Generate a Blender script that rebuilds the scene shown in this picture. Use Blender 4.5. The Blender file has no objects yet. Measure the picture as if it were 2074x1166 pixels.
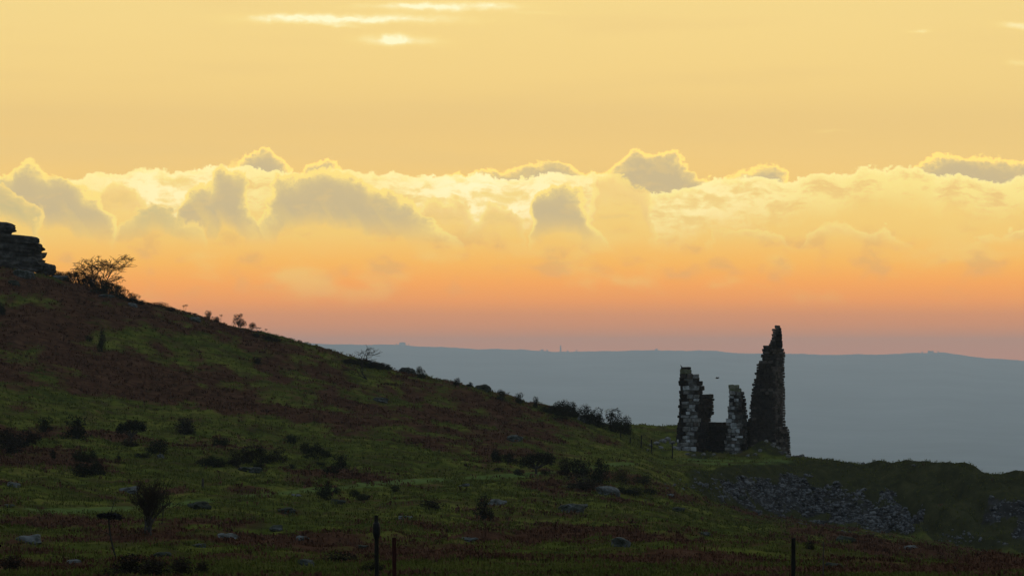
import bpy, bmesh, math, random
import numpy as np
from mathutils import Vector, Matrix, noise as mnoise

random.seed(7)
RNG = np.random.default_rng(11)
SC = bpy.context.scene
COL = SC.collection
R = math.radians

# ------------------------------------------------------------------ camera
W, H = 2074.0, 1166.0
FPX = 8446.0                       # focal length in photo pixels (14 degree telephoto view)
HOR = 730.0                        # photo row of the true horizon
EZ = 30.0                          # eye height in the scene's own datum
TILT = math.atan((HOR - H / 2) / FPX)
cam = bpy.data.cameras.new('camera')
cam.sensor_width = 36.0
cam.lens = FPX / W * 36.0
cam.clip_start = 0.5
cam.clip_end = 90000.0
camo = bpy.data.objects.new('camera', cam)
COL.objects.link(camo)
camo.location = (0, 0, EZ)
camo.rotation_euler = (math.pi / 2 + TILT, 0, 0)
SC.camera = camo
SC.render.resolution_x, SC.render.resolution_y = 1024, 575
SC.view_settings.view_transform = 'Standard'
SC.view_settings.look = 'None'
SC.view_settings.exposure = 0.0
SC.view_settings.gamma = 1.0
SC.view_settings.use_curve_mapping = False
SC.cycles.max_bounces = 4
SC.cycles.volume_bounces = 1
SC.cycles.use_denoising = True
SC.cycles.sample_clamp_indirect = 4.0

SUN_AZ, SUN_EL = R(3.0), R(4.0)    # the sun stands behind the cloud bank, ahead and a little right


def lin(r, g, b):
    f = lambda c: (c / 255) / 12.92 if c / 255 <= 0.04045 else ((c / 255 + 0.055) / 1.055) ** 2.4
    return (f(r), f(g), f(b), 1.0)


# ------------------------------------------------------------------ node expressions
class E:
    """a node socket that can be used in plain arithmetic"""
    nt = None

    def __init__(s, sock): s.s = sock

    @staticmethod
    def op(kind, *args):
        n = E.nt.nodes.new('ShaderNodeMath')
        n.operation = kind
        for i, a in enumerate(args):
            if isinstance(a, E): E.nt.links.new(a.s, n.inputs[i])
            else: n.inputs[i].default_value = float(a)
        return E(n.outputs[0])

    def __add__(s, o): return E.op('ADD', s, o)
    __radd__ = __add__
    def __sub__(s, o): return E.op('SUBTRACT', s, o)
    def __rsub__(s, o): return E.op('SUBTRACT', o, s)
    def __mul__(s, o): return E.op('MULTIPLY', s, o)
    __rmul__ = __mul__
    def __truediv__(s, o): return E.op('DIVIDE', s, o)
    def __neg__(s): return E.op('MULTIPLY', s, -1.0)


def sstep(lo, hi, x):
    n = E.nt.nodes.new('ShaderNodeMapRange')
    n.interpolation_type = 'SMOOTHSTEP'
    E.nt.links.new(x.s, n.inputs[0])
    n.inputs[1].default_value, n.inputs[2].default_value = lo, hi
    return E(n.outputs[0])


def clamp01(x): return E.op('MINIMUM', E.op('MAXIMUM', x, 0.0), 1.0)
def eexp(x): return E.op('EXPONENT', x)


def vec(x, y, z):
    n = E.nt.nodes.new('ShaderNodeCombineXYZ')
    for i, a in enumerate((x, y, z)):
        if isinstance(a, E): E.nt.links.new(a.s, n.inputs[i])
        else: n.inputs[i].default_value = float(a)
    return E(n.outputs[0])


def fnoise(v, scale=1.0, detail=5.0, rough=0.55, lac=2.0):
    n = E.nt.nodes.new('ShaderNodeTexNoise')
    n.noise_dimensions = '3D'
    E.nt.links.new(v.s, n.inputs['Vector'])
    n.inputs['Scale'].default_value = scale
    n.inputs['Detail'].default_value = detail
    n.inputs['Roughness'].default_value = rough
    n.inputs['Lacunarity'].default_value = lac
    return E(n.outputs[0])


def mixc(fac, a, b):
    n = E.nt.nodes.new('ShaderNodeMix')
    n.data_type = 'RGBA'
    if isinstance(fac, E): E.nt.links.new(fac.s, n.inputs[0])
    else: n.inputs[0].default_value = fac
    for k, c in ((6, a), (7, b)):
        if isinstance(c, E): E.nt.links.new(c.s, n.inputs[k])
        else: n.inputs[k].default_value = c
    return E(n.outputs[2])


def ramp(x, stops, interp='LINEAR'):
    n = E.nt.nodes.new('ShaderNodeValToRGB')
    E.nt.links.new(x.s, n.inputs[0])
    cr = n.color_ramp
    cr.interpolation = interp
    while len(cr.elements) < len(stops): cr.elements.new(0.5)
    for e, (p, c) in zip(cr.elements, stops):
        e.position = p
        e.color = c
    return E(n.outputs[0])


def fcurve(x, pts, lo, hi, vlo, vhi):
    """float curve of photo-scale x in [lo,hi] to photo-scale value in [vlo,vhi]"""
    n = E.nt.nodes.new('ShaderNodeFloatCurve')
    t = (x - lo) * (1.0 / (hi - lo))
    E.nt.links.new(t.s, n.inputs['Value'])
    c = n.mapping.curves[0]
    pp = [((a - lo) / (hi - lo), (b - vlo) / (vhi - vlo)) for a, b in pts]
    pp = [(min(max(a, 0), 1), min(max(b, 0), 1)) for a, b in pp]
    while len(c.points) < len(pp): c.points.new(0.5, 0.5)
    for q, (a, b) in zip(c.points, pp):
        q.location = (a, b)
        q.handle_type = 'AUTO_CLAMPED'
    n.mapping.extend = 'HORIZONTAL'
    n.mapping.update()
    return E(n.outputs[0]) * (vhi - vlo) + vlo


# ------------------------------------------------------------------ world: dusk sky with a backlit cloud bank
world = bpy.data.worlds.new('World')
SC.world = world
world.use_nodes = True
nt = world.node_tree
nt.nodes.clear()
E.nt = nt
tc = nt.nodes.new('ShaderNodeTexCoord')
sp = nt.nodes.new('ShaderNodeSeparateXYZ')
nt.links.new(tc.outputs['Generated'], sp.inputs[0])
dx, dy, dz = (E(sp.outputs[i]) for i in range(3))
az = E.op('ARCTAN2', dx, dy)
el = E.op('ARCSINE', dz)
U = az * FPX + W / 2               # degrees of the sky counted in photo pixels
V = HOR - el * FPX

# the two soft warps that break up every cloud edge
pv = vec(U * 0.01, V * 0.01, 0.0)
w1 = fnoise(pv, 1.5, 4, 0.5) - 0.5
w2 = fnoise(vec(U * 0.01, V * 0.01, 7.3), 1.6, 4, 0.5) - 0.5
w3 = fnoise(vec(U * 0.01, V * 0.012, 3.1), 4.6, 4, 0.6) - 0.5
soft = fnoise(vec(U * 0.01, V * 0.02, 11.0), 0.55, 4, 0.5)
sheet_n = fnoise(vec(U * 0.01 + w1 * 0.6, V * 0.025 + w2 * 0.8, 5.0), 1.7, 6, 0.62)
Uw = U + w1 * 62.0 + w3 * 16.0
Vw = V + w2 * 46.0 + w3 * 14.0
bill = E.op('ABSOLUTE', w3) * 2.0 - 0.16
Uf = U + w1 * 80.0 + w3 * 16.0
Vf = V + w2 * 60.0 + bill * 22.0 + (fnoise(vec(U * 0.01, V * 0.01, 13.7), 13.0, 3, 0.6) - 0.5) * 4.0

# clear sky behind everything, by elevation
base_warm = ramp(sstep(-9000, 735, V * 1.0) * 0.0 + clamp01((V + 6000.0) * (1 / 6735.0)), [
    (0.0, lin(150, 155, 150)), (0.45, lin(190, 185, 150)), (0.75, lin(226, 208, 145)),
    ((6000 - 100) / 6735, lin(240, 214, 138)), ((6000 + 60) / 6735, lin(243, 212, 134)),
    ((6000 + 170) / 6735, lin(242, 208, 130)), ((6000 + 245) / 6735, lin(236, 200, 126)),
    ((6000 + 320) / 6735, lin(243, 204, 124)), ((6000 + 400) / 6735, lin(250, 204, 112)),
    ((6000 + 520) / 6735, lin(254, 192, 100)), ((6000 + 600) / 6735, lin(255, 168, 84)),
    (1.0, (1.0, .24, .06, 1))])
glow = ramp(clamp01((V - 330.0) * (1 / 405.0)), [
    (0.0, lin(255, 226, 130)), (0.16, lin(250, 214, 122)), (0.36, (1.0, .64, .15, 1)),
    (0.50, (1.10, .53, .065, 1)), (0.60, (1.16, .43, .035, 1)), (0.68, (1.12, .37, .03, 1)),
    (0.76, (.95, .30, .045, 1)), (0.86, (1.0, .265, .005, 1)), (1.0, (1.12, .25, .0, 1))])
soft2 = fnoise(vec(U * 0.01, V * 0.016, 21.0), 1.1, 5, 0.55)
glow_a = mixc(sstep(0.50, 0.68, soft) * sstep(640, 560, V) * 0.55, glow, lin(255, 214, 116))
glow_b = mixc(sstep(0.52, 0.66, soft2) * sstep(630, 540, V) * sstep(440, 500, V) * 0.5, glow_a, lin(232, 178, 104))
right_dim = sstep(1500, 2300, U) * 0.5
stripe = fnoise(vec(U * 0.0012, V * 0.012, 1.7), 1.2, 3, 0.5)
sky = mixc(sstep(0.45, 0.75, stripe) * 0.35, base_warm, lin(232, 198, 128))
sky = mixc(right_dim * 0.5, sky, lin(232, 204, 130))

GREY, GREY2 = lin(206, 185, 140), lin(211, 190, 134)
RIM, RIMW = (1.14, .82, .22, 1), (1.16, 1.0, .58, 1)
LO, HI = -120.0, 2194.0


def inview(c, level):
    """the traced crest in view, drifting noise crests everywhere else along the horizon"""
    out = E.op('ABSOLUTE', U - W / 2) - 1120.0
    k = sstep(0, 160, out)
    n = (soft - 0.5) * 160.0 + level
    return c * (1.0 - k) + n * k


def layer(below, crest, u, v, level, body, rimc, rim_w, rim_s, edge=3.0, fade=(25, 120), keep=1.0):
    cf = lambda uu: fcurve(uu, crest, LO, HI, 250, 750)
    c0 = cf(u)
    sl = (cf(u + 9.0) - cf(u - 9.0)) * (1 / 18.0)
    d = (v - inview(c0, level)) / E.op('SQRT', sl * sl + 1.0)
    a = sstep(-edge, edge, d) * keep
    rim = eexp(E.op('MAXIMUM', d, 0.0) * (-1.0 / rim_w)) * (sstep(0.30, 0.62, soft2) * 0.75 + 0.45) * rim_s
    low_ = sstep(425, 505, V)
    body_c = mixc(clamp01(sstep(fade[0], fade[1], d) + low_), body, glow_b)
    body_c = mixc(sstep(0.50, 0.66, sheet_n) * 0.35 * (1.0 - low_), body_c, lin(232, 200, 130))
    col = mixc(clamp01(rim) * (1.0 - sstep(455, 520, V)), body_c, rimc)
    return mixc(a, below, col)


OFF = 740
back = [(-120, 360), (0, 352), (60, 345), (150, 357), (240, OFF), (440, OFF), (462, 348), (480, 325), (505, 311), (540, 304), (560, 312),
        (580, 334), (600, 350), (618, 345), (630, 332), (655, 328), (678, 336), (690, 352), (730, 370), (800, 372), (905, 355),
        (925, 350), (945, 356), (985, 346), (1030, 336), (1100, 331), (1160, 338), (1200, 354), (1215, 354), (1245, 335),
        (1272, 314), (1300, 302), (1320, 310), (1365, 312), (1390, 330), (1430, 356), (1455, 362), (1480, 350),
        (1520, 342), (1565, 329), (1590, 338), (1600, 358), (1660, 362), (1800, 350), (1840, 338), (1870, 322), (1900, 316),
        (1960, 311), (2010, 316), (2060, 330), (2194, 326)]
sky = layer(sky, back, Uf, Vf, 345, GREY, RIM, 6.5, 2.3, edge=2.0, fade=(60, 190))
# bright sheet of thin cloud catching the light
sheet = [(-120, 366), (60, 360), (150, 357), (250, 351), (400, 346), (470, 342), (560, 352), (620, 348), (720, 347), (790, 353), (850, 359),
         (960, 357), (1100, 357), (1205, 357), (1260, 366), (1330, 390), (1385, 384), (1430, 366), (1480, 356), (1560, 358), (1640, 354),
         (1700, 346), (1760, 340), (1850, 336), (1900, 352), (2000, 362), (2074, 356), (2194, 352)]
dsh = Vf - inview(fcurve(U + w1 * 40.0, sheet, LO, HI, 250, 750), 352)
hot = eexp(-1.0 * ((U - 985.0) * (U - 985.0)) * (1 / 52000.0)) + eexp(-1.0 * ((U - 340.0) * (U - 340.0)) * (1 / 22000.0)) * 0.8 \
    + eexp(-1.0 * ((U - 1450.0) * (U - 1450.0)) * (1 / 26000.0)) * 0.45
bright = mixc(clamp01(hot) * sstep(0.66, 0.40, sheet_n), (1.02, .82, .27, 1), RIMW)
bright = mixc(sstep(0.44, 0.64, sheet_n) * sstep(5, 24, dsh) * (1.0 - clamp01(hot) * 0.6) * 0.85, bright, lin(242, 198, 120))
bright = mixc(sstep(40, 125, dsh + 22.0 - clamp01(hot) * 44.0), bright, glow_b)
bright = mixc(eexp(E.op('MAXIMUM', dsh, 0.0) * (-1 / 7.0)) * 0.6, bright, (1.12, 1.0, .45, 1))
sky = mixc(sstep(-2.5, 3.0, dsh), sky, bright)
# half-lit puffs in front of the sheet
mid = [(-120, OFF), (180, OFF), (196, 396), (220, 372), (244, 366), (268, 382), (290, 402), (330, OFF), (820, OFF), (850, 424), (880, 408), (905, 414), (925, 404),
       (945, 430), (962, 446), (980, 424), (1010, 422), (1040, 430), (1062, 470), (1120, OFF), (1180, OFF), (1196, 378), (1215, 362), (1250, 358), (1285, 366), (1308, 386),
       (1330, 424), (1350, OFF), (1420, OFF), (1440, 474), (1470, 462), (1500, 457), (1540, 463), (1575, 474), (1610, 500),
       (1628, 488), (1650, 462), (1672, 447), (1720, 452), (1758, 468), (1790, 457), (1815, 466), (1835, 492), (1900, 510), (1980, 484),
       (2060, 462), (2194, 450)]
sky = layer(sky, mid, Uf, Vf, 470, lin(244, 202, 122), (1.05, .80, .24, 1), 11.0, 1.1, edge=4.0, fade=(10, 60), keep=0.85)
# the great shaded cumulus heads
front = [(-120, 352), (0, 350), (18, 356), (40, 342), (62, 337), (85, 344), (112, 355), (130, 353), (158, 366), (178, 384), (205, 398),
         (232, 436), (240, 470), (300, 500), (352, 470), (364, 415), (384, 388), (405, 374), (425, 372), (432, 352), (452, 343), (472, 350), (496, 366),
         (508, 398), (520, 436), (530, 440), (538, 400), (548, 376), (566, 360), (600, 352), (655, 345), (690, 354), (728, 363),
         (752, 380), (790, 392), (822, 404), (842, 428), (870, 448), (900, 466), (940, 490), (1000, 540), (1060, 540),
         (1076, 450), (1084, 408), (1100, 388), (1135, 378), (1170, 384), (1188, 402), (1200, 436), (1222, 478), (1250, 510),
         (1330, 545), (1700, 560), (2194, 560)]
sky = layer(sky, front, Uf, Vf, 385, GREY, (1.06, .80, .23, 1), 9.0, 2.2, edge=2.5, fade=(60, 150), keep=0.98)
# a lower shelf of heads across the left
low = [(-120, 366), (0, 372), (24, 384), (50, 396), (78, 414), (100, 600), (222, 600), (236, 462), (262, 440), (285, 420), (310, 410), (335, 416), (362, 432), (392, 448),
       (415, 478), (450, 540), (1500, 640), (2194, 640)]
sky = layer(sky, low, Uf, Vf, 455, lin(206, 189, 136), (1.05, .76, .22, 1), 10.0, 1.1, edge=4.0, fade=(30, 95), keep=0.92)
# shafts of light slanting down between the heads
shaft = fnoise(vec((U - V * 0.75) * 0.01, V * 0.0015, 31.0), 2.2, 3, 0.5)
sky = mixc(sstep(0.52, 0.70, shaft) * sstep(395, 440, V) * sstep(540, 450, V) * sstep(1400, 1100, U) * 0.22, sky, lin(255, 220, 112))


# thin bright streaks high up
def streak(cu, cv, su, sv, amp, tilt=0.0):
    a = (Uf - cu) * (1.0 / su)
    b = (V + w3 * 12.0 + w2 * 10.0 + (U - cu) * tilt - cv) * (1.0 / sv)
    return eexp(-1.0 * (a * a + b * b)) * amp


st = streak(590, 40, 95, 9, 1.2) + streak(700, 38, 140, 10, .6) + streak(930, 15, 120, 9, 1.25) + streak(830, 12, 60, 6, .6) + streak(810, 40, 170, 10, .75) \
    + streak(790, 80, 52, 11, 1.3) + streak(840, 84, 60, 10, .6, -0.06) + streak(680, 52, 60, 4, .4, -0.1) + streak(1090, 28, 60, 4, .3) + streak(1858, 68, 30, 4, .6) \
    + streak(2074, 60, 55, 6, .8, -.1) + streak(2074, 132, 30, 5, .6) + streak(1680, 267, 40, 3, .25) + streak(720, 14, 50, 6, .4)
st = clamp01(st * (0.75 + (sheet_n - 0.5) * 2.0))
sky = mixc(st, sky, mixc(st, lin(255, 226, 130), lin(255, 250, 205)))

# away from the sunset the dusk sky is dimmer and bluer: physical sky texture
nis = nt.nodes.new('ShaderNodeTexSky')
nis.sky_type = 'NISHITA'
nis.sun_disc = False
nis.sun_elevation = SUN_EL
nis.sun_rotation = SUN_AZ
nis.altitude = 350.0
nis.air_density, nis.dust_density, nis.ozone_density = 1.0, 0.6, 2.0
ns = nt.nodes.new('ShaderNodeVectorMath')
ns.operation = 'SCALE'
nt.links.new(nis.outputs[0], ns.inputs[0])
ns.inputs['Scale'].default_value = 0.10
nisky = E(ns.outputs[0])
wa = sstep(-0.35, 0.80, E.op('COSINE', az))
we = eexp(E.op('MAXIMUM', el, 0.0) * E.op('MAXIMUM', el, 0.0) * (-1.0 / (R(24) ** 2)))
cool = mixc(0.6, nisky, (0.56, 0.68, 0.78, 1))
lift = nt.nodes.new('ShaderNodeVectorMath')
lift.operation = 'MULTIPLY'
nt.links.new(sky.s, lift.inputs[0])
lift.inputs[1].default_value = (1.10, 1.08, 1.02)
final = mixc(wa * we, cool, E(lift.outputs[0]))
final = mixc(sstep(0.0, -0.03, el), final, (0.02, 0.02, 0.018, 1))
bg = nt.nodes.new('ShaderNodeBackground')
bg.inputs['Strength'].default_value = 1.0
nt.links.new(final.s, bg.inputs['Color'])
wo = nt.nodes.new('ShaderNodeOutputWorld')
nt.links.new(bg.outputs[0], wo.inputs['Surface'])
world.cycles.sampling_method = 'MANUAL'
world.cycles.sample_map_resolution = 1024

# ------------------------------------------------------------------ sun, veiled by the cloud bank
sun = bpy.data.lights.new('sun', 'SUN')
sun.energy = 0.5
sun.angle = R(10)
sun.color = (1.0, 0.72, 0.42)
suno = bpy.data.objects.new('sun', sun)
COL.objects.link(suno)
sdir = Vector((math.sin(SUN_AZ) * math.cos(SUN_EL), math.cos(SUN_AZ) * math.cos(SUN_EL), math.sin(SUN_EL)))
suno.rotation_euler = sdir.to_track_quat('Z', 'Y').to_euler()
suno.location = (0, 0, 200)


# ------------------------------------------------------------------ small helpers
def tag(o, label=None, cat=None, group=None, kind=None):
    for k, v in (('label', label), ('category', cat), ('group', group), ('kind', kind)):
        if v: o[k] = v
    return o


def link(name, data, parent=None, mat=None):
    o = bpy.data.objects.new(name, data)
    COL.objects.link(o)
    if parent: o.parent = parent
    if mat and data and not data.materials: data.materials.append(mat)
    return o


def empty(name, loc, rz=0.0, scale=None):
    o = bpy.data.objects.new(name, None)
    COL.objects.link(o)
    o.empty_display_size = 0.3
    o.location = loc
    o.rotation_euler = (0, 0, rz)
    if scale: o.scale = scale
    return o


def mesh_from(name, verts, faces, mat=None, smooth=False):
    me = bpy.data.meshes.new(name)
    me.from_pydata([tuple(v) for v in verts] if not isinstance(verts, list) else verts, [], faces)
    if mat: me.materials.append(mat)
    if smooth: me.polygons.foreach_set('use_smooth', [True] * len(me.polygons))
    me.update()
    return me


def mesh_np(name, verts, faces, mat=None, smooth=False):
    """verts (n,3), faces (m,k) all the same size k"""
    me = bpy.data.meshes.new(name)
    n, m, k = len(verts), len(faces), faces.shape[1]
    me.vertices.add(n)
    me.vertices.foreach_set('co', np.ascontiguousarray(verts, np.float32).ravel())
    me.loops.add(m * k)
    me.loops.foreach_set('vertex_index', np.ascontiguousarray(faces, np.int32).ravel())
    me.polygons.add(m)
    me.polygons.foreach_set('loop_start', np.arange(0, m * k, k, dtype=np.int32))
    if smooth: me.polygons.foreach_set('use_smooth', np.ones(m, bool))
    me.update(calc_edges=True)
    if mat: me.materials.append(mat)
    return me


def _hash(ix, iy, seed):
    h = (ix.astype(np.int64) * 374761393 + iy.astype(np.int64) * 668265263 + seed * 1442695041) & 0xFFFFFFFF
    h = ((h ^ (h >> 13)) * 1274126177) & 0xFFFFFFFF
    return ((h ^ (h >> 16)) & 0xFFFF) / 65535.0


def vnoise(x, y, seed=0):
    ix, iy = np.floor(x), np.floor(y)
    fx, fy = x - ix, y - iy
    ux, uy = fx * fx * fx * (fx * (fx * 6 - 15) + 10), fy * fy * fy * (fy * (fy * 6 - 15) + 10)
    a, b = _hash(ix, iy, seed), _hash(ix + 1, iy, seed)
    c, d = _hash(ix, iy + 1, seed), _hash(ix + 1, iy + 1, seed)
    return (a + (b - a) * ux) * (1 - uy) + (c + (d - c) * ux) * uy - 0.5


def fbm(x, y, octv=4, seed=0, gain=0.5):
    t, amp, f = 0.0, 1.0, 1.0
    for i in range(octv):
        t = t + amp * vnoise(x * f + 17.3 * i, y * f - 9.1 * i, seed + i * 31)
        amp *= gain
        f *= 2.03
    return t


def pchip(xk, yk, x):
    xk, yk = np.asarray(xk, float), np.asarray(yk, float)
    h = np.diff(xk)
    dl = np.diff(yk) / h
    m = np.zeros_like(yk)
    for i in range(1, len(xk) - 1):
        if dl[i - 1] * dl[i] > 0:
            w1_, w2_ = 2 * h[i] + h[i - 1], h[i] + 2 * h[i - 1]
            m[i] = (w1_ + w2_) / (w1_ / dl[i - 1] + w2_ / dl[i])
    m[0], m[-1] = dl[0], dl[-1]
    i = np.clip(np.searchsorted(xk, x) - 1, 0, len(xk) - 2)
    t = np.clip((x - xk[i]) / h[i], -0.0, 1.0)
    return (yk[i] * (1 + 2 * t) * (1 - t) ** 2 + m[i] * h[i] * t * (1 - t) ** 2
            + yk[i + 1] * t * t * (3 - 2 * t) + m[i + 1] * h[i] * t * t * (t - 1))


CT, ST = math.cos(TILT), math.sin(TILT)


def to_px(x, y, z):
    dep = y * CT + (z - EZ) * ST
    return W / 2 + FPX * x / dep, H / 2 - FPX * (-y * ST + (z - EZ) * CT) / dep


def z_at(py, d):
    """height of the ray of photo row py at distance d"""
    k = (H / 2 - py) / FPX
    return EZ + d * (k * CT + ST) / (CT - k * ST)


# ------------------------------------------------------------------ materials
def new_mat(name):
    m = bpy.data.materials.new(name)
    m.use_nodes = True
    E.nt = m.node_tree
    return m, m.node_tree, m.node_tree.nodes['Principled BSDF']


def obj_random():
    n = E.nt.nodes.new('ShaderNodeObjectInfo')
    return E(n.outputs['Random'])


def coords(kind='Object'):
    n = E.nt.nodes.new('ShaderNodeTexCoord')
    return E(n.outputs[kind])


def geopos():
    n = E.nt.nodes.new('ShaderNodeNewGeometry')
    return E(n.outputs['Position'])


def attr(name):
    n = E.nt.nodes.new('ShaderNodeAttribute')
    n.attribute_name = name
    return E(n.outputs['Fac'])


def set_in(b, name, v):
    if isinstance(v, E): E.nt.links.new(v.s, b.inputs[name])
    else: b.inputs[name].default_value = v


def bump(b, h, strength=0.5, dist=0.05):
    n = E.nt.nodes.new('ShaderNodeBump')
    n.inputs['Strength'].default_value = strength
    n.inputs['Distance'].default_value = dist
    E.nt.links.new(h.s, n.inputs['Height'])
    E.nt.links.new(n.outputs[0], b.inputs['Normal'])


def mottled(name, cols, scale=3.0, rough=0.95, rnd=0.35, bumpd=0.03, detail=6, spec=0.1):
    """colour wandering between the given colours, shifted for every object"""
    m, t, b = new_mat(name)
    r = obj_random()
    p = geopos()
    n = fnoise(p, scale, detail, 0.65)
    k = clamp01((n - 0.5) * 2.6 + 0.5 + (r - 0.5) * rnd * 2)
    c = ramp(k, [(i / max(1, len(cols) - 1), c_) for i, c_ in enumerate(cols)])
    set_in(b, 'Base Color', c)
    b.inputs['Roughness'].default_value = rough
    b.inputs['Specular IOR Level'].default_value = spec
    if bumpd: bump(b, n, 0.7, bumpd)
    return m


M = {}
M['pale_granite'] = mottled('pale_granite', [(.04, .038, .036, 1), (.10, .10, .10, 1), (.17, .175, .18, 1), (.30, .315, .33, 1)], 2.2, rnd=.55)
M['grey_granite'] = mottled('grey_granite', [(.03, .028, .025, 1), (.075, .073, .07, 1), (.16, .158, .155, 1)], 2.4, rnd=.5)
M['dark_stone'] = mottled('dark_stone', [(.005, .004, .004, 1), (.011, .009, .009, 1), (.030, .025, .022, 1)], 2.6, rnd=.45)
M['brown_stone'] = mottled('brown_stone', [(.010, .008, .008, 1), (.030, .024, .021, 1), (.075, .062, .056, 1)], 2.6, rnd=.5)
M['mossy_stone'] = mottled('mossy_stone', [(.03, .034, .018, 1), (.07, .075, .04, 1), (.12, .12, .09, 1)], 2.6, rnd=.3)
M['mortar'] = mottled('mortar', [(.012, .011, .010, 1), (.03, .026, .023, 1)], 3.0, rnd=.1)
M['boulder'] = mottled('boulder', [(.012, .015, .009, 1), (.034, .038, .033, 1), (.092, .096, .100, 1)], 3.0, rnd=.35)
M['tor'] = mottled('tor', [(.010, .009, .008, 1), (.026, .024, .021, 1), (.075, .07, .064, 1)], 1.3, rnd=.2, bumpd=.08)
M['scree'] = mottled('scree', [(.010, .010, .011, 1), (.036, .036, .039, 1), (.095, .097, .102, 1)], 4.0, rnd=.6, detail=1.5)
M['gorse'] = mottled('gorse', [(.002, .003, .002, 1), (.005, .008, .003, 1), (.015, .018, .008, 1)], 4.0, rnd=.3, bumpd=0)
M['gorse_yellow'] = mottled('gorse_yellow', [(.005, .008, .004, 1), (.016, .018, .006, 1), (.075, .060, .010, 1)], 4.0, rnd=.2, bumpd=0)
M['scrub'] = mottled('scrub', [(.003, .003, .002, 1), (.009, .007, .005, 1), (.022, .017, .011, 1)], 4.0, rnd=.3, bumpd=0)
M['thorn_leaf'] = mottled('thorn_leaf', [(.003, .005, .003, 1), (.007, .009, .005, 1), (.015, .017, .010, 1)], 4.0, rnd=.2, bumpd=0)
M['bark'] = mottled('bark', [(.012, .010, .009, 1), (.03, .026, .022, 1), (.055, .048, .042, 1)], 5.0, rnd=.2)
M['twig'] = mottled('twig', [(.012, .008, .006, 1), (.03, .02, .014, 1)], 5.0, rnd=.2, bumpd=0)
M['post_wood'] = mottled('post_wood', [(.003, .003, .003, 1), (.007, .007, .006, 1), (.016, .016, .013, 1)], 9.0, rnd=.2, bumpd=.004)
M['red_wood'] = mottled('red_wood', [(.010, .003, .003, 1), (.026, .006, .005, 1)], 9.0, rnd=.2, bumpd=.004)
M['black_plastic'] = mottled('black_plastic', [(.003, .003, .004, 1), (.006, .007, .009, 1)], 9.0, rough=.5, rnd=.1, bumpd=0)
M['wire'] = mottled('wire', [(.03, .03, .03, 1), (.08, .07, .06, 1)], 9.0, rnd=.1, bumpd=0)
M['feather'] = mottled('feather', [(.006, .006, .007, 1), (.014, .014, .016, 1)], 9.0, rough=.7, rnd=.1, bumpd=0)
M['far_wall'] = mottled('far_wall', [(.12, .12, .12, 1), (.2, .2, .2, 1)], .05, rnd=.1, bumpd=0)


def leaf_mat(name, cols, trans=0.25):
    m, t, b = new_mat(name)
    p = geopos()
    n = fnoise(p, 0.45, 3, 0.6)
    n2 = fnoise(p, 6.0, 2, 0.6)
    k = clamp01((n - 0.5) * 2.2 + 0.5 + (n2 - 0.5) * 0.6)
    set_in(b, 'Base Color', ramp(k, [(i / (len(cols) - 1), c) for i, c in enumerate(cols)]))
    b.inputs['Roughness'].default_value = 0.95
    b.inputs['Specular IOR Level'].default_value = 0.05
    return m


M['bracken'] = leaf_mat('bracken', [(.030, .014, .009, 1), (.062, .027, .016, 1), (.105, .053, .031, 1)])
M['grass_blade'] = leaf_mat('grass_blade', [(.030, .036, .007, 1), (.062, .069, .013, 1), (.098, .092, .022, 1)])

# ground: turf, dead bracken, spoil and trodden path told apart by masks laid on the land
mg, t_, b_ = new_mat('moor_ground')
p_ = geopos()
na = fnoise(p_, 0.12, 5, 0.6)
nb = fnoise(p_, .8, 7, 0.7)
nc = fnoise(p_, 0.35, 4, 0.6)
turf = ramp(clamp01((na - .5) * 1.5 + (nb - .5) * 2.2 + .5), [
    (0, (.018, .022, .006, 1)), (.4, (.052, .062, .012, 1)), (.7, (.088, .092, .018, 1)), (1, (.125, .110, .030, 1))])
turf = mixc(sstep(.46, .64, nc) * .7, turf, (.042, .028, .014, 1))
brk = ramp(clamp01((nb - .5) * 2 + .5), [(0, (.014, .007, .005, 1)), (.5, (.048, .023, .014, 1)), (1, (.10, .052, .030, 1))])
scr = ramp(clamp01((nb - .5) * 2.4 + .5), [(0, (.010, .010, .010, 1)), (.5, (.022, .021, .021, 1)), (1, (.05, .05, .05, 1))])
spoil = ramp(clamp01((nb - .5) * 1.8 + (nc - .5) * 1.2 + .5), [(0, (.012, .013, .007, 1)), (.5, (.026, .027, .011, 1)), (1, (.048, .045, .019, 1))])
pth = ramp(clamp01((nb - .5) * 2 + .5), [(0, (.055, .085, .020, 1)), (1, (.10, .135, .045, 1))])
fz = (nb - .5) * .9
g = mixc(sstep(.22, .78, attr('m_bracken') + fz * 1.5 + (fnoise(p_, .45, 4, .6) - .5) * 1.3), turf, brk)
g = mixc(sstep(.35, .65, attr('m_spoil') + fz * .5), g, spoil)
g = mixc(sstep(.35, .65, attr('m_scree') + fz * .8), g, scr)
g = mixc(sstep(.30, .70, attr('m_path') + fz * .5) * .8, g, pth)
set_in(b_, 'Base Color', g)
b_.inputs['Roughness'].default_value = 1.0
b_.inputs['Specular IOR Level'].default_value = 0.0
bump(b_, nb + fnoise(p_, 5.0, 4, .6) * .5, 0.8, 0.12)
M['ground'] = mg

mf, t_, b_ = new_mat('far_land')
nf = fnoise(geopos(), 0.0016, 6, 0.65)
set_in(b_, 'Base Color', ramp(clamp01((nf - .5) * 3 + .5), [(0, (.020, .028, .026, 1)), (.5, (.065, .080, .080, 1)), (1, (.13, .14, .135, 1))]))  # land tinted grey-blue: part of the distant haze is put into its colour
b_.inputs['Roughness'].default_value = 1.0
b_.inputs['Specular IOR Level'].default_value = 0.0
M['far_land'] = mf

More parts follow.
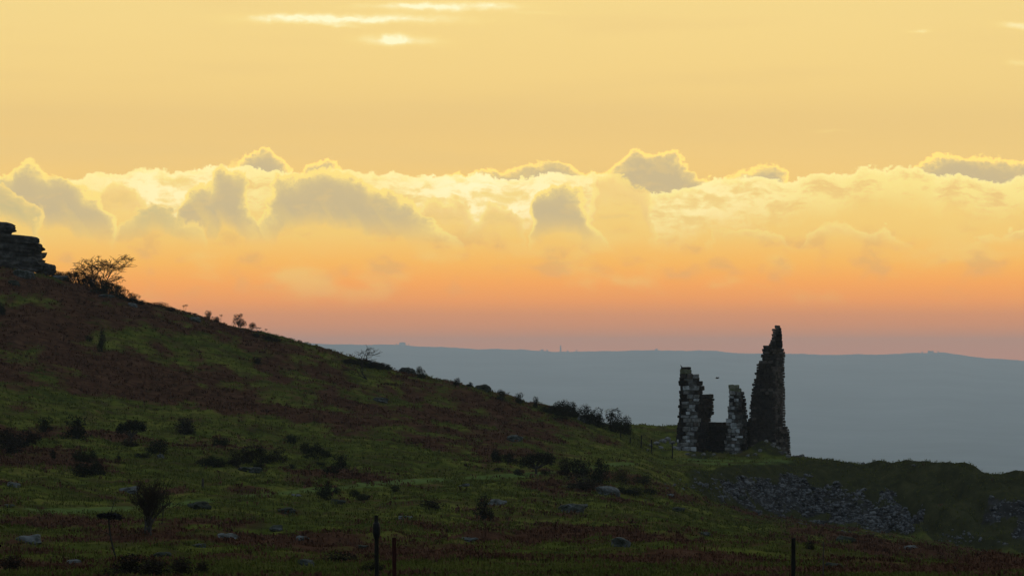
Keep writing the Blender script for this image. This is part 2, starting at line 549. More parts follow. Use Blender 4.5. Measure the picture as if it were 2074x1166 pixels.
# ------------------------------------------------------------------ the land
# every column of the view: (distance, photo row) of the ground at eight stations, the last ones behind the skyline
KN = {
    -900: [(70, 1155), (150, 1040), (230, 880), (310, 680), (375, 500), (430, 330), (444, 328), (460, 325)],
    -400: [(70, 1160), (150, 1060), (230, 920), (310, 740), (372, 580), (430, 400), (444, 398), (460, 395)],
    0: [(70, 1166), (150, 1078), (230, 985), (310, 860), (372, 715), (430, 541), (444, 543), (460, 545)],
    150: [(70, 1166), (150, 1082), (230, 992), (310, 875), (372, 740), (430, 574), (444, 577), (460, 580)],
    300: [(70, 1166), (150, 1086), (230, 1000), (310, 890), (372, 770), (430, 618), (444, 622), (460, 626)],
    460: [(70, 1166), (150, 1088), (230, 1006), (310, 903), (372, 790), (430, 657), (444, 662), (460, 668)],
    620: [(70, 1166), (150, 1092), (230, 1012), (310, 917), (373, 815), (430, 699), (444, 705), (460, 712)],
    780: [(70, 1166), (150, 1095), (230, 1018), (310, 930), (374, 840), (430, 744), (444, 751), (460, 760)],
    900: [(70, 1166), (150, 1097), (230, 1022), (310, 941), (374, 862), (430, 772), (444, 780), (460, 790)],
    1040: [(70, 1166), (150, 1099), (230, 1028), (310, 953), (374, 885), (430, 808), (444, 818), (460, 830)],
    1180: [(70, 1166), (150, 1101), (230, 1035), (310, 966), (374, 907), (430, 846), (444, 851), (460, 858)],
    1275: [(70, 1166), (150, 1103), (230, 1042), (310, 978), (374, 928), (430, 884), (440, 880), (462, 862)],
    1340: [(70, 1166), (150, 1106), (230, 1052), (310, 996), (362, 960), (400, 936), (440, 917), (462, 862)],
    1400: [(70, 1166), (150, 1110), (230, 1066), (315, 1022), (372, 995), (392, 947), (440, 916), (462, 866)],
    1500: [(70, 1166), (150, 1117), (230, 1086), (320, 1056), (388, 1033), (404, 940), (440, 919), (462, 925)],
    1640: [(70, 1166), (150, 1127), (230, 1101), (320, 1076), (398, 1056), (415, 932), (426, 932), (440, 931)],
    1740: [(70, 1166), (150, 1134), (230, 1111), (320, 1090), (396, 1071), (414, 937), (421, 940), (430, 944)],
    1850: [(70, 1166), (150, 1141), (230, 1122), (320, 1104), (394, 1087), (412, 943), (418, 948), (426, 955)],
    1950: [(70, 1166), (150, 1147), (230, 1133), (320, 1119), (390, 1104), (408, 954), (414, 961), (422, 970)],
    2074: [(70, 1166), (150, 1154), (230, 1146), (320, 1138), (384, 1128), (402, 975), (409, 984), (418, 995)],
    2400: [(70, 1166), (150, 1166), (230, 1172), (320, 1180), (380, 1180), (398, 1030), (406, 1044), (415, 1060)],
    3000: [(70, 1166), (150, 1180), (230, 1210), (320, 1240), (380, 1240), (398, 1120), (406, 1134), (415, 1150)],
}
kp = np.array(sorted(KN))
KD = np.array([[s[0] for s in KN[k]] for k in kp], float)
KP = np.array([[s[1] for s in KN[k]] for k in kp], float)

cols = np.concatenate([np.linspace(-9000, -1000, 17)[:-1], np.linspace(-1000, -120, 45)[:-1], np.linspace(-120, 2194, 640)[:-1],
                       np.linspace(2194, 3074, 45)[:-1], np.linspace(3074, 11000, 17)])
rows = np.concatenate([np.linspace(2, 56, 28)[:-1], 56 * (250 / 56) ** np.linspace(0, 1, 230)[:-1], np.linspace(250, 372, 150)[:-1],
                       np.linspace(372, 468, 230)[:-1], np.linspace(468, 900, 40)])
Z = np.zeros((len(cols), len(rows)))
for i, c in enumerate(cols):
    cc = min(max(c, -900), 3000)
    kd = [pchip(kp, KD[:, j], np.array([cc]))[0] for j in range(KD.shape[1])]
    kr = [pchip(kp, KP[:, j], np.array([cc]))[0] for j in range(KP.shape[1])]
    zz = [z_at(r, d) for r, d in zip(kr, kd)]
    zb = zz[-1]
    dk = [0.0, 30.0] + kd + [540, 700, 900]
    zk = [EZ - 1.7, EZ - 2.1] + zz + [min(zb - 9, EZ - 22), EZ - 62, EZ - 110]
    Z[i] = pchip(dk, zk, rows)
# smooth across the columns a little so that the traced stations do not show
ker = np.array([1, 2, 3, 2, 1], float)
ker /= ker.sum()
Zp = np.pad(Z, ((2, 2), (0, 0)), mode='edge')
Z = sum(k * Zp[i:i + len(cols)] for i, k in enumerate(ker))

S = (cols - W / 2) / FPX
X = S[:, None] * rows[None, :]
Y = np.broadcast_to(rows[None, :], X.shape)
PX, PY0 = to_px(X, Y, Z)


def gbump(px, py, sx, sy, ang=0.0):
    ca, sa = math.cos(ang), math.sin(ang)
    a = ((PX - px) * ca + (PY0 - py) * sa) / sx
    b = (-(PX - px) * sa + (PY0 - py) * ca) / sy
    return np.exp(-(a * a + b * b))


def smooth01(a, b, x):
    t = np.clip((x - a) / (b - a), 0, 1)
    return t * t * (3 - 2 * t)


# the spoil tip: from its foot to its crest, right of the ruin
footd = np.array([pchip(kp, KD[:, 4], np.array([min(max(c, -900), 3000)]))[0] for c in cols])
crestd = np.array([pchip(kp, KD[:, 5], np.array([min(max(c, -900), 3000)]))[0] for c in cols])
tip = smooth01(-3, 3, Y - footd[:, None]) * smooth01(5, 0, Y - crestd[:, None]) * smooth01(1340, 1440, PX)
m_spoil = tip * 0.9

# hummocks, gullies on the tip
far_f = smooth01(60, 120, Y)
und = fbm(X / 26, Y / 40, 3, 5) * 1.1 * smooth01(90, 200, Y) * smooth01(440, 380, Y)
hum = fbm(X / 5.0, Y / 9.0, 4, 9) * 0.55 + fbm(X / 1.3, Y / 2.2, 3, 14) * 0.24
plateau = np.exp(-(((PX - 1480) / 190) ** 4)) * smooth01(398, 410, Y) * smooth01(450, 440, Y)
gul = (np.abs(fbm(X / 3.4 + (Y - 400) * 0.10, Y / 30, 3, 77)) - 0.18) * 2.6 * tip * smooth01(1650, 1850, PX)
gul += fbm(X / 2.2, Y / 6, 3, 51) * 0.9 * tip * smooth01(2, -5, Y - crestd[:, None])
Z = Z + (und * 0.6 + hum * far_f) * (1 - 0.75 * plateau) + gul
# turf bank heaped against the tall wall, rubble spread round the ruin's foot
def heap(px, d, sx, sy, h):
    cx = (px - W / 2) / FPX * d
    return h * np.exp(-(((X - cx) / sx) ** 2 + ((Y - d) / sy) ** 2))
Z = Z + heap(1540, 425.6, 1.7, 2.0, 1.3) + heap(1565, 424.8, 1.8, 1.6, .8) + heap(1350, 425, 2.6, 2.5, .7) + heap(1440, 424.5, 3.5, 1.6, .45)
PX, PY = to_px(X, Y, Z)

# bracken: wandering patches, thicker where the photograph shows the rust-red sweeps
mb = fbm(X / 9.0, Y / 17.0, 5, 21, 0.6) * .9 + fbm((X + Y * .05) / 3.2, Y / 7, 3, 33, .6) * .85 + 0.25
for a in [(60, 650, 200, 45, .35, .3), (180, 740, 260, 45, .35, .25), (430, 800, 300, 40, .3, .38), (700, 840, 270, 42, .28, .45),
          (1000, 860, 180, 32, .3, .42), (560, 700, 120, 25, .35, .4), (900, 800, 160, 18, .3, .3),
          (60, 940, 120, 22, .1, .5), (180, 925, 90, 14, .1, .3), (500, 905, 110, 26, .1, .6), (650, 955, 80, 16, 0, .35),
          (850, 940, 70, 10, 0, .2), (120, 1050, 120, 14, .05, .35), (420, 1075, 120, 16, 0, .35), (850, 1110, 220, 20, 0, .22),
          (640, 1110, 120, 18, 0, .3), (300, 1110, 200, 16, 0, .15), (1140, 1090, 120, 14, 0, .35), (1400, 1105, 110, 18, 0, .5),
          (1180, 970, 90, 12, 0, .35), (1280, 1000, 120, 14, .1, .5), (1600, 1048, 190, 9, .17, .7), (1750, 1115, 120, 16, .1, .45), (1950, 1140, 180, 20, .1, .4),
          (1500, 1140, 160, 14, 0, .1), (1300, 1050, 90, 9, 0, .3)]:
    mb = mb + gbump(*a[:5]) * a[5]
for a in [(700, 925, 330, 30, .12, .5), (1100, 1010, 260, 26, 0, .35), (680, 1055, 130, 22, 0, .75), (350, 960, 130, 30, 0, .5),
          (1150, 935, 110, 14, .2, .4), (1430, 930, 260, 14, 0, 1.2), (400, 1010, 260, 16, 0, .4), (60, 850, 160, 18, .1, .3), (1420, 1050, 120, 16, .2, .4), (1320, 900, 60, 36, 0, .9)]:
    mb = mb - gbump(*a[:5]) * a[5]
mb = mb + .24 * smooth01(900, 300, PX) * smooth01(860, 700, PY)
mb = np.clip(mb, 0, 1) * (1 - tip) * (1 - smooth01(1340, 1400, PX) * smooth01(398, 405, Y))


def inpoly(px, py, poly):
    r = np.zeros(px.shape, bool)
    n = len(poly)
    for i in range(n):
        x0, y0 = poly[i]
        x1, y1 = poly[(i + 1) % n]
        r ^= ((y0 > py) != (y1 > py)) & (px < (x1 - x0) * (py - y0) / (y1 - y0 + 1e-9) + x0)
    return r


SCREE = [(1455, 982), (1540, 968), (1600, 962), (1650, 972), (1700, 982), (1760, 1000), (1830, 998), (1845, 1040), (1835, 1076), (1780, 1074),
         (1700, 1062), (1610, 1046), (1520, 1026), (1470, 1004)]
SCREE2 = [(1985, 1015), (2090, 1010), (2200, 1040), (2200, 1090), (2074, 1090), (2020, 1060)]
wpx, wpy = fbm(X / 2.5, Y / 2.5, 3, 61) * 70, fbm(X / 2.5 + 40, Y / 2.5, 3, 67) * 34
ms = (inpoly(PX + wpx, PY + wpy, SCREE) | inpoly(PX + wpx, PY + wpy, SCREE2)).astype(float) * (Y > 340) * (Y < 420) * np.clip(.9 + fbm(X / 3, Y / 2, 3, 19) * 1.4, .1, 1)
# the trodden green path
path = [(0, 1032), (180, 1034), (330, 1022), (440, 1010), (560, 1000), (700, 985), (860, 972), (1000, 965), (1100, 958), (1250, 940), (1400, 930)]
pp_ = np.array(path, float)
pyc = np.interp(PX, pp_[:, 0], pp_[:, 1])
mp = np.exp(-((PY - pyc) / 6.5) ** 2) * smooth01(1420, 1200, PX) * (fbm(X / 6, Y / 9, 2, 91) + .75)

for hp, hr in ((1545, 904), (1575, 912), (1345, 902), (1420, 921)):
    m_spoil = np.maximum(m_spoil, np.exp(-((PX - hp) / 32) ** 2 - ((PY - hr) / 13) ** 2) * (Y > 415) * (Y < 431))
mp = np.maximum(mp, .8 * np.exp(-((PX - 1470) / 170) ** 4 - ((PY - 934) / 9) ** 2) * (Y > 385) * (fbm(X / 3, Y / 5, 3, 29) + .8))
nC, nR = X.shape
idx = np.arange(nC * nR).reshape(nC, nR)
F = np.stack([idx[:-1, :-1], idx[1:, :-1], idx[1:, 1:], idx[:-1, 1:]], -1).reshape(-1, 4)
me = mesh_np('hillside', np.stack([X, Y, Z], -1).reshape(-1, 3), F, M['ground'], True)
for nme, arr in (('m_bracken', mb), ('m_spoil', m_spoil), ('m_scree', ms), ('m_path', mp)):
    a = me.attributes.new(nme, 'FLOAT', 'POINT')
    a.data.foreach_set('value', np.ascontiguousarray(arr, np.float32).ravel())
tag(link('hillside', me), kind='structure')


def sample(arr, px, d):
    ci = np.clip(np.interp(px, cols, np.arange(nC)), 0, nC - 1.001)
    ri = np.clip(np.interp(d, rows, np.arange(nR)), 0, nR - 1.001)
    i, j = np.floor(ci).astype(int), np.floor(ri).astype(int)
    u, v = ci - i, ri - j
    return (arr[i, j] * (1 - u) * (1 - v) + arr[i + 1, j] * u * (1 - v) + arr[i, j + 1] * (1 - u) * v + arr[i + 1, j + 1] * u * v)


DD = np.linspace(56, 470, 1600)


def ground(px, py):
    """first point of the land met by the ray through a photo pixel; its skyline point if the ray clears the land"""
    z = sample(Z, np.full_like(DD, px), DD)
    r = to_px((px - W / 2) / FPX * DD, DD, z)[1]
    hit = np.where(r <= py)[0]
    i = hit[0] if len(hit) else int(np.argmin(r))
    d = DD[i]
    return Vector(((px - W / 2) / FPX * d, d, float(z[i]))), d / FPX      # metres per photo pixel


def on_land(px, d):
    return Vector(((px - W / 2) / FPX * d, d, float(sample(Z, np.array([px]), np.array([d]))[0])))


# far country: valley floor falling away, then the hazy ridge on the horizon
fr = np.array([900, 1500, 2500, 4000, 7000, 11000, 15000, 19500, 24000, 27000, 28500, 29400, 30000, 30200, 30600], float)
fz_ = np.array([-112, -220, -330, -410, -460, -475, -455, -370, -220, -96, -36, -9, 0, -4, -36], float)
fc = np.concatenate([np.linspace(-9000, -800, 20)[:-1], np.linspace(-800, 2900, 300)[:-1], np.linspace(2900, 11000, 20)])
ridge = [(-9000, 705), (-800, 696), (300, 694), (600, 694), (700, 697), (800, 699), (900, 703), (980, 706), (1060, 709), (1130, 711), (1210, 712), (1260, 711), (1330, 708), (1380, 709),
         (1450, 712), (1530, 715), (1620, 717), (1720, 718), (1820, 716), (1890, 714), (1960, 720), (2074, 731), (2300, 736), (3000, 720), (11000, 715)]
rp = pchip(*zip(*ridge), fc) + fbm(fc / 60, fc * 0, 4, 3) * 3.2 + fbm(fc / 9, fc * 0, 2, 8) * 1.2
FX = (fc[:, None] - W / 2) / FPX * fr[None, :]
zr = np.array([z_at(r, 30000.0) for r in rp])
wgt = smooth01(15000, 30000, fr)
FZ = EZ + fz_[None, :] + (zr[:, None] - EZ) * wgt[None, :] + fbm(FX / 900, np.broadcast_to(fr, FX.shape) / 900, 4, 6) * 40 * (smooth01(1500, 4000, fr) * smooth01(29000, 22000, fr))[None, :]
i2 = np.arange(FX.size).reshape(FX.shape)
F2 = np.stack([i2[:-1, :-1], i2[1:, :-1], i2[1:, 1:], i2[:-1, 1:]], -1).reshape(-1, 4)
me = mesh_np('far_hills', np.stack([FX, np.broadcast_to(fr, FX.shape), FZ], -1).reshape(-1, 3), F2, M['far_land'], True)
tag(link('far_hills', me), kind='structure')


def far_z(px, d=30000.0):
    return float(np.interp(px, fc, FZ[:, list(fr).index(d)]))


# ------------------------------------------------------------------ ground cover (nobody could count it)
def cover(n, seed, near=0.5):
    r = np.random.default_rng(seed)
    px = r.uniform(-110, 2184, n)
    pick = r.random(n)
    d = np.where(pick < near, 62 * (300 / 62.) ** r.random(n), np.sqrt(r.uniform(250 ** 2, 462 ** 2, n)))
    return r, px, d


def blades(name, n, seed, maskfn, h0, h1, wid, k, spread, mat, near=.5, droop=.5):
    r, px, d = cover(n, seed, near)
    keep = maskfn(px, d, r)
    px, d = px[keep], d[keep]
    z = sample(Z, px, d)
    x = (px - W / 2) / FPX * d
    n = len(px)
    V_, Fq = [], []
    nearf = np.clip(d / 230, .38, 1.2)
    wid = wid * nearf
    hh = r.uniform(h0, h1, n) * np.clip(d / 200, .5, 1.15)
    for j in range(k):
        a = r.uniform(0, 2 * math.pi, n)
        lean = r.uniform(.15, 1.0, n) * spread
        hj = hh * r.uniform(.6, 1.1, n)
        bx, by = x + r.normal(0, .10 * spread, n), d + r.normal(0, .10 * spread, n)
        wx, wy = np.cos(a + 1.57) * wid * r.uniform(.6, 1.3, n), np.sin(a + 1.57) * wid * r.uniform(.6, 1.3, n)
        mx, my = bx + np.cos(a) * lean * hj * .45, by + np.sin(a) * lean * hj * .45
        tx, ty = bx + np.cos(a) * lean * hj, by + np.sin(a) * lean * hj
        P = np.stack([np.stack([bx, by, z - .05], -1), np.stack([mx - wx, my - wy, z + hj * .72], -1),
                      np.stack([tx, ty, z + hj * (1 - .35 * droop * r.random(n))], -1), np.stack([mx + wx, my + wy, z + hj * .72], -1)], 1)
        V_.append(P.reshape(-1, 3))
    Vv = np.concatenate(V_)
    Fq = np.arange(len(Vv)).reshape(-1, 4)
    return mesh_np(name, Vv, Fq, mat)


tb = blades('bracken', 80000, 101, lambda px, d, r: sample(mb, px, d) + r.normal(0, .22, len(px)) > .56, .10, .30, .045, 5, 1.2, M['bracken'], .6)
tag(link('dead_bracken', tb), 'rust-red dead bracken spread in patches over the green slope', 'bracken', kind='stuff')
tg = blades('grass', 120000, 202, lambda px, d, r: (sample(mb, px, d) < .55) & (sample(ms, px, d) < .3) & (sample(mp, px, d) < .5), .07, .26, .03, 3, .8, M['grass_blade'], .55)
tag(link('rough_grass', tg), 'short rough green moorland grass between the bracken patches', 'grass', kind='stuff')


# ------------------------------------------------------------------ rocks
def rock_mesh(name, seed, sub=2, flat=.65, rough=.35, boxy=0.0, mat=None, smooth=False):
    bm = bmesh.new()
    bmesh.ops.create_icosphere(bm, subdivisions=sub, radius=1.0)
    off = Vector((seed * 13.7, seed * 5.1, seed * 2.3))
    for v in bm.verts:
        c = v.co.copy()
        if boxy:
            m_ = max(abs(c.x), abs(c.y), abs(c.z))
            c = c.lerp(c / m_ * .82, boxy)
        k = 1 + rough * mnoise.noise(c * 1.3 + off) + rough * .5 * mnoise.noise(c * 3.1 + off) + (rough * .35 * mnoise.noise(c * 8.0 + off) if sub > 3 else 0)
        v.co = Vector((c.x * k, c.y * k, c.z * k * flat))
    me_ = bpy.data.meshes.new(name)
    bm.to_mesh(me_)
    bm.free()
    if mat: me_.materials.append(mat)
    if smooth: me_.polygons.foreach_set('use_smooth', [True] * len(me_.polygons))
    return me_


ROCKS = [rock_mesh('boulder', s, 3, .6, .4, .35, M['boulder']) for s in range(6)]


def boulder(px, py, w, h, label, name='boulder', group=None, data=None, mat=None):
    loc, mpp = ground(px, py)
    o = link(name, data or random.choice(ROCKS))
    sx, sz = w * mpp / 2, h * mpp / 2
    o.location = loc + Vector((0, sx * .4, sz * .30))
    o.scale = (sx, sx * random.uniform(.8, 1.1), sz / .55)
    o.rotation_euler = (random.uniform(-.15, .15), random.uniform(-.2, .2), random.uniform(0, 6.28))
    tag(o, label, 'boulder', group)
    return o


# the tor at the top of the hill
base, mpp = ground(20, 543)
tor = empty('granite_outcrop', base)
tag(tor, 'weathered granite tor of stacked slabs on the crest of the hill', 'rock outcrop')


def slab(px0, px1, py0, py1, dep, seed, dy=0.0, tilt=0.0):
    m_ = rock_mesh('slab', seed, 4, 1.0, .20, .66, M['tor'])
    o = link('slab', m_, tor)
    cx = ((px0 + px1) / 2 - W / 2) / FPX * base.y
    cz = z_at((py0 + py1) / 2, base.y)
    o.location = Vector((cx, base.y + dy, cz)) - base
    o.scale = ((px1 - px0) / 2 * mpp * 1.08, dep, (py1 - py0) / 2 * mpp * 1.12)
    o.rotation_euler = (0, tilt, 0)


slab(-160, 30, 446, 482, 2.2, 3, .3, .05)
slab(-150, 90, 468, 508, 2.6, 5, 0, .10)
slab(-120, 84, 490, 528, 2.1, 8, .4, .10)
slab(-100, 93, 505, 548, 2.5, 11, .2, .05)
slab(-200, 60, 520, 566, 2.9, 14, -.4, .10)
slab(66, 112, 532, 556, 1.2, 17, .8, .2)

B_TOR = 'pale lichened boulder lying below the granite tor'
for a in [(48, 562, 40, 22), (28, 578, 26, 14), (120, 566, 34, 12)]:
    boulder(*a, B_TOR, group='boulders below the tor')
boulder(215, 602, 34, 9, 'flat pale slab in the turf below the dark gorse thicket', name='flat_boulder')
boulder(268, 620, 22, 9, 'pale stone half buried beside the skyline gorse on the upper slope')
boulder(395, 650, 26, 13, 'grey-green boulder beside the bare stalks on the hill skyline')
boulder(822, 756, 36, 20, 'grey boulder on the skyline between two clumps of gorse')
boulder(978, 791, 34, 18, 'low grey boulder with heather on the hill skyline')
boulder(1190, 856, 40, 26, 'large grey boulder among the gorse where the hill meets the flat')
boulder(770, 815, 34, 12, 'grey slab showing through the red bracken of the middle slope')
boulder(1042, 893, 36, 16, 'bluish grey boulder above the hawthorn tree')
boulder(326, 928, 16, 13, 'small white stone at the foot of a round gorse bush')
boulder(508, 957, 48, 16, 'dark flat boulder below the large bracken bank')
boulder(1232, 1000, 54, 22, 'rounded grey boulder in front of the yellow-tinged gorse')
boulder(1155, 1037, 58, 25, 'long grey double boulder alone on the green turf')
boulder(1006, 1022, 34, 16, 'pale boulder behind a round red-brown bush')
boulder(684, 1021, 32, 16, 'grey boulder at the foot of an upright dark bush beside the path')
boulder(822, 1052, 32, 12, 'flat grey stone behind the dark capped post')
boulder(1258, 1107, 42, 26, 'round grey boulder standing out of bracken below the spoil tip')
boulder(405, 1030, 46, 22, 'mossy grey boulder beside the green path')
boulder(580, 1040, 38, 18, 'grey boulder in the bright green turf')
boulder(262, 998, 38, 18, 'pale grey boulder behind the twiggy bare tree')
for a, lb_ in [((28, 986, 36, 14), 'grey boulder between the red bracken bank and the green path'), ((18, 1028, 26, 11), 'low stone where the green path leaves the bracken'),
               ((55, 1100, 56, 26), 'broad pale boulder in rough grass beyond the dead stem'), ((560, 1076, 30, 16), 'blocky grey stone at the edge of the bright green turf'),
               ((405, 1108, 30, 12), 'low grey stone in bracken below the many-stemmed bare tree'), ((462, 1092, 50, 18), 'long flat boulder in bracken between the bare tree and the capped post'),
               ((622, 1145, 34, 18), 'rounded stone in the low grass before the capped post'), ((612, 1093, 30, 12), 'flat stone at the lower edge of the bright green turf'),
               ((735, 1112, 26, 12), 'small stone just behind the dark capped post'), ((950, 1098, 30, 12), 'low pale stone in the bracken strip past the reddish post'),
               ((1372, 1036, 26, 14), 'small grey stone on open turf below the start of the scree'), ((1712, 1098, 44, 18), 'flat grey boulder between the lone dark post and the scree'),
               ((1425, 1083, 26, 9), 'flat stone on turf between the round boulder and the scree'), ((1842, 1112, 34, 12), 'flat stone in bracken under the bare end of the scree'),
               ((1500, 1010, 20, 9), 'small stone on the grassy edge of the scree'), ((1688, 1150, 40, 16), 'pale stone in the grass beside the thin crooked stake'),
               ((1932, 1155, 18, 9), 'small pale stone alone in the bracken under the spoil tip'), ((940, 985, 24, 7), 'small flat stone lying on the green path'),
               ((600, 1005, 20, 7), 'tiny flat stone beside the green path'), ((330, 1128, 36, 16), 'dark stone behind the bottom scrub thicket'),
               ((150, 1142, 30, 12), 'flat pale stone beside the foot of the dead stem')]:
    boulder(*a, lb_)

# ------------------------------------------------------------------ spoil tip: loose stone
STONES = [rock_mesh('scree_stone', 40 + s, 1, .7, .5, .5, M['scree']) for s in range(6)]
icov = [np.array([v.co[:] for v in m_.vertices]) for m_ in STONES]
icof = [np.array([p.vertices[:] for p in m_.polygons]) for m_ in STONES]


def scatter_poly(poly, n, rs):
    xs, ys = [p[0] + q for p in poly for q in (-30, 30)], [p[1] + q for p in poly for q in (-14, 14)]
    out = []
    while len(out) < n:
        a, b = rs.uniform(min(xs), max(xs)), rs.uniform(min(ys), max(ys))
        l_ = ground(a, b)[0]
        if sample(ms, np.array([a]), np.array([l_.y]))[0] > rs.random() * .95: out.append((a, b))
    return out


rs = random.Random(5)
pts = scatter_poly(SCREE, 1700, rs) + scatter_poly(SCREE2, 260, rs) + [(rs.gauss(1745, 30), rs.gauss(1062, 8)) for _ in range(60)] \
    + [(rs.gauss(1940, 24), rs.gauss(1092, 7)) for _ in range(40)] + [(rs.uniform(1340, 1480), rs.gauss(985, 14)) for _ in range(60)]
VV, FF, nv = [], [], 0
big = 0
for i, (a, b) in enumerate(pts):
    loc, mpp = ground(a, b)
    if loc.y < 300: continue
    s = min(rs.lognormvariate(-2.25, .48), .36)
    k = rs.randrange(6)
    if s > .21 and big < 160:
        big += 1
        o = link('scree_stone', STONES[k])
        o.location = loc + Vector((0, 0, s * .25))
        o.scale = (s * 1.25, s, s * .9)
        o.rotation_euler = (rs.uniform(-.5, .5), rs.uniform(-.5, .5), rs.uniform(0, 6.28))
        tag(o, 'grey block of mine waste lying loose on the spoil tip', 'stone', 'larger stones on the spoil tip')
        continue
    R_ = np.array(Matrix.Rotation(rs.uniform(0, 6.28), 3, (rs.gauss(0, .4), rs.gauss(0, .4), 1)).normalized()) * np.array([s * 1.3, s, s * .85])
    VV.append(icov[k] @ R_.T + np.array(loc) + np.array([0, 0, s * .2]))
    FF.append(icof[k] + nv)
    nv += len(icov[k])
o = link('scree', mesh_np('scree', np.concatenate(VV), np.concatenate(FF), M['scree']))
tag(o, 'small grey stones covering the bare face of the spoil tip', 'scree', kind='stuff')


# ------------------------------------------------------------------ leafy and twiggy plants
def leaf_cloud(seed, clumps, n, leaf, mat, name, up=0.3, hollow=.55):
    """leaf-sized faces through a set of ellipsoid clumps (cx,cy,cz,rx,ry,rz)"""
    r = np.random.default_rng(seed)
    vol = np.array([c[3] * c[4] * c[5] for c in clumps]) ** .75
    which = r.choice(len(clumps), n, p=vol / vol.sum())
    C = np.array(clumps)[which]
    dirv = r.normal(size=(n, 3))
    dirv /= np.linalg.norm(dirv, axis=1)[:, None]
    rad = r.uniform(hollow, 1.06, n) ** .8
    # knobbly surface
    rad *= 1 + .22 * np.sin(dirv[:, 0] * 7 + which) * np.cos(dirv[:, 2] * 6 + which * 2.1)
    P = C[:, :3] + dirv * rad[:, None] * C[:, 3:]
    P = P[P[:, 2] > -.02]
    n = len(P)
    a = r.normal(size=(n, 3))
    a[:, 2] += up
    a /= np.linalg.norm(a, axis=1)[:, None]
    b = np.cross(a, r.normal(size=(n, 3)))
    b /= np.linalg.norm(b, axis=1)[:, None]
    L = leaf * r.uniform(.6, 1.5, n)[:, None]
    Wd = L * .42
    Q = np.stack([P - a * L * .5, P + b * Wd * .5, P + a * L * .5, P - b * Wd * .5], 1).reshape(-1, 3)
    return mesh_np(name, Q, np.arange(4 * n).reshape(-1, 4), mat)


def tubes(name, segs, mat, sides=4):
    """segs: list of (p0, p1, r0, r1) joined in one mesh"""
    V_, F_ = [], []
    for p0, p1, r0, r1 in segs:
        p0, p1 = Vector(p0), Vector(p1)
        ax = (p1 - p0)
        if ax.length < 1e-6: continue
        q = ax.to_track_quat('Z', 'Y')
        b0 = len(V_)
        for p, r_ in ((p0, r0), (p1, r1)):
            for j in range(sides):
                t = 2 * math.pi * j / sides
                V_.append(tuple(p + q @ Vector((math.cos(t) * r_, math.sin(t) * r_, 0))))
        for j in range(sides):
            F_.append((b0 + j, b0 + (j + 1) % sides, b0 + sides + (j + 1) % sides, b0 + sides + j))
    return mesh_np(name, np.array(V_), np.array(F_), mat)


def grow(rnd, p, d, length, rad, depth, out_thick, out_thin, spread=.6, wind=(0, 0, 0), up=.1, kids=(2, 4), thin_at=2, shrink=.72):
    n = 3
    q = Vector(p)
    dv = Vector(d).normalized()
    pts_ = [(q.copy(), rad)]
    for i in range(n):
        dv = (dv + Vector((rnd.gauss(0, .16), rnd.gauss(0, .16), rnd.gauss(0, .13) + up * .3)) + Vector(wind) * .2).normalized()
        q2 = q + dv * length / n
        r2 = rad * (1 - .45 * (i + 1) / n)
        (out_thick if depth >= thin_at else out_thin).append((q.copy(), q2.copy(), rad * (1 - .45 * i / n), r2))
        q = q2
        pts_.append((q.copy(), r2))
    if depth <= 0: return
    for j in range(rnd.randint(*kids)):
        s, r2 = pts_[rnd.choice([1, 2, 3, 3, 3])]
        nd = (dv + Vector((rnd.gauss(0, spread), rnd.gauss(0, spread), rnd.gauss(0, spread * .7) + up)) + Vector(wind)).normalized()
        grow(rnd, s, nd, length * shrink * rnd.uniform(.75, 1.15), r2 * .72, depth - 1, out_thick, out_thin, spread, wind, up, kids, thin_at, shrink)


def bare_tree(px, py, h, seed, label, wind=(0, 0, 0), depth=6, spread=.6, stems=1, trunk=.30, up=.12, rad=.035, name='bare_tree', lean=(0, 0), kids=(2, 4), drop=0.0, shrink=.72, wide=1.0):
    """h is the photo height in pixels; trunk the share of it that is bare stem"""
    loc, mpp = ground(px, py)
    ht = h * mpp
    rnd = random.Random(seed)
    th, tn = [], []
    for k in range(stems):
        d = Vector((lean[0] + rnd.gauss(0, .18) * (stems > 1), lean[1] + rnd.gauss(0, .18) * (stems > 1), 1))
        grow(rnd, (rnd.gauss(0, .05) * (stems > 1), 0, -.1), d, trunk, rad, depth, th, tn, spread, wind, up, kids, 3, shrink)
    top = max(s[1].z for s in th + tn)
    f = ht / top
    fw = lambda v: Vector((v.x * f * wide, v.y * f, v.z * f))
    sc_ = lambda L: [(fw(a), fw(b), max(r0 * f, loc.y * 4.2e-5), max(r1 * f, loc.y * 3.6e-5)) for a, b, r0, r1 in L]
    root = empty(name, loc - Vector((0, 0, drop)))
    tag(root, label, 'tree')
    link('trunk', tubes('trunk', sc_(th), M['bark'], 6), root)
    link('crown', tubes('crown', sc_(tn), M['twig'], 3), root)
    return root


# shared gorse shapes: unit wide, unit high
def gorse_shape(seed, mat, n=2300, leaf=.055, nc=9, stemmy=0.0):
    r = random.Random(seed)
    cl, segs = [], []
    for k in range(nc):
        a, q = r.uniform(0, 6.28), r.uniform(0, .36)
        x, y = math.cos(a) * q, math.sin(a) * q * .8
        z = r.uniform(.28, .80) * (1 - .55 * (q / .4) ** 2) + stemmy * .12
        s = r.uniform(.12, .23)
        cl.append((x, y, z, s * 1.1, s * 1.0, s))
        segs.append(((x * .15, y * .15, -.06), (x * .7, y * .7, z * .6), .016, .011))
        segs.append(((x * .7, y * .7, z * .6), (x, y, z), .011, .006))
    if not stemmy:
        cl += [(r.uniform(-.25, .25), r.uniform(-.2, .2), .16, .26, .22, .20) for _ in range(4)]
    return leaf_cloud(seed, cl, n, leaf, mat, 'foliage'), tubes('stem', segs, M['bark'], 4)


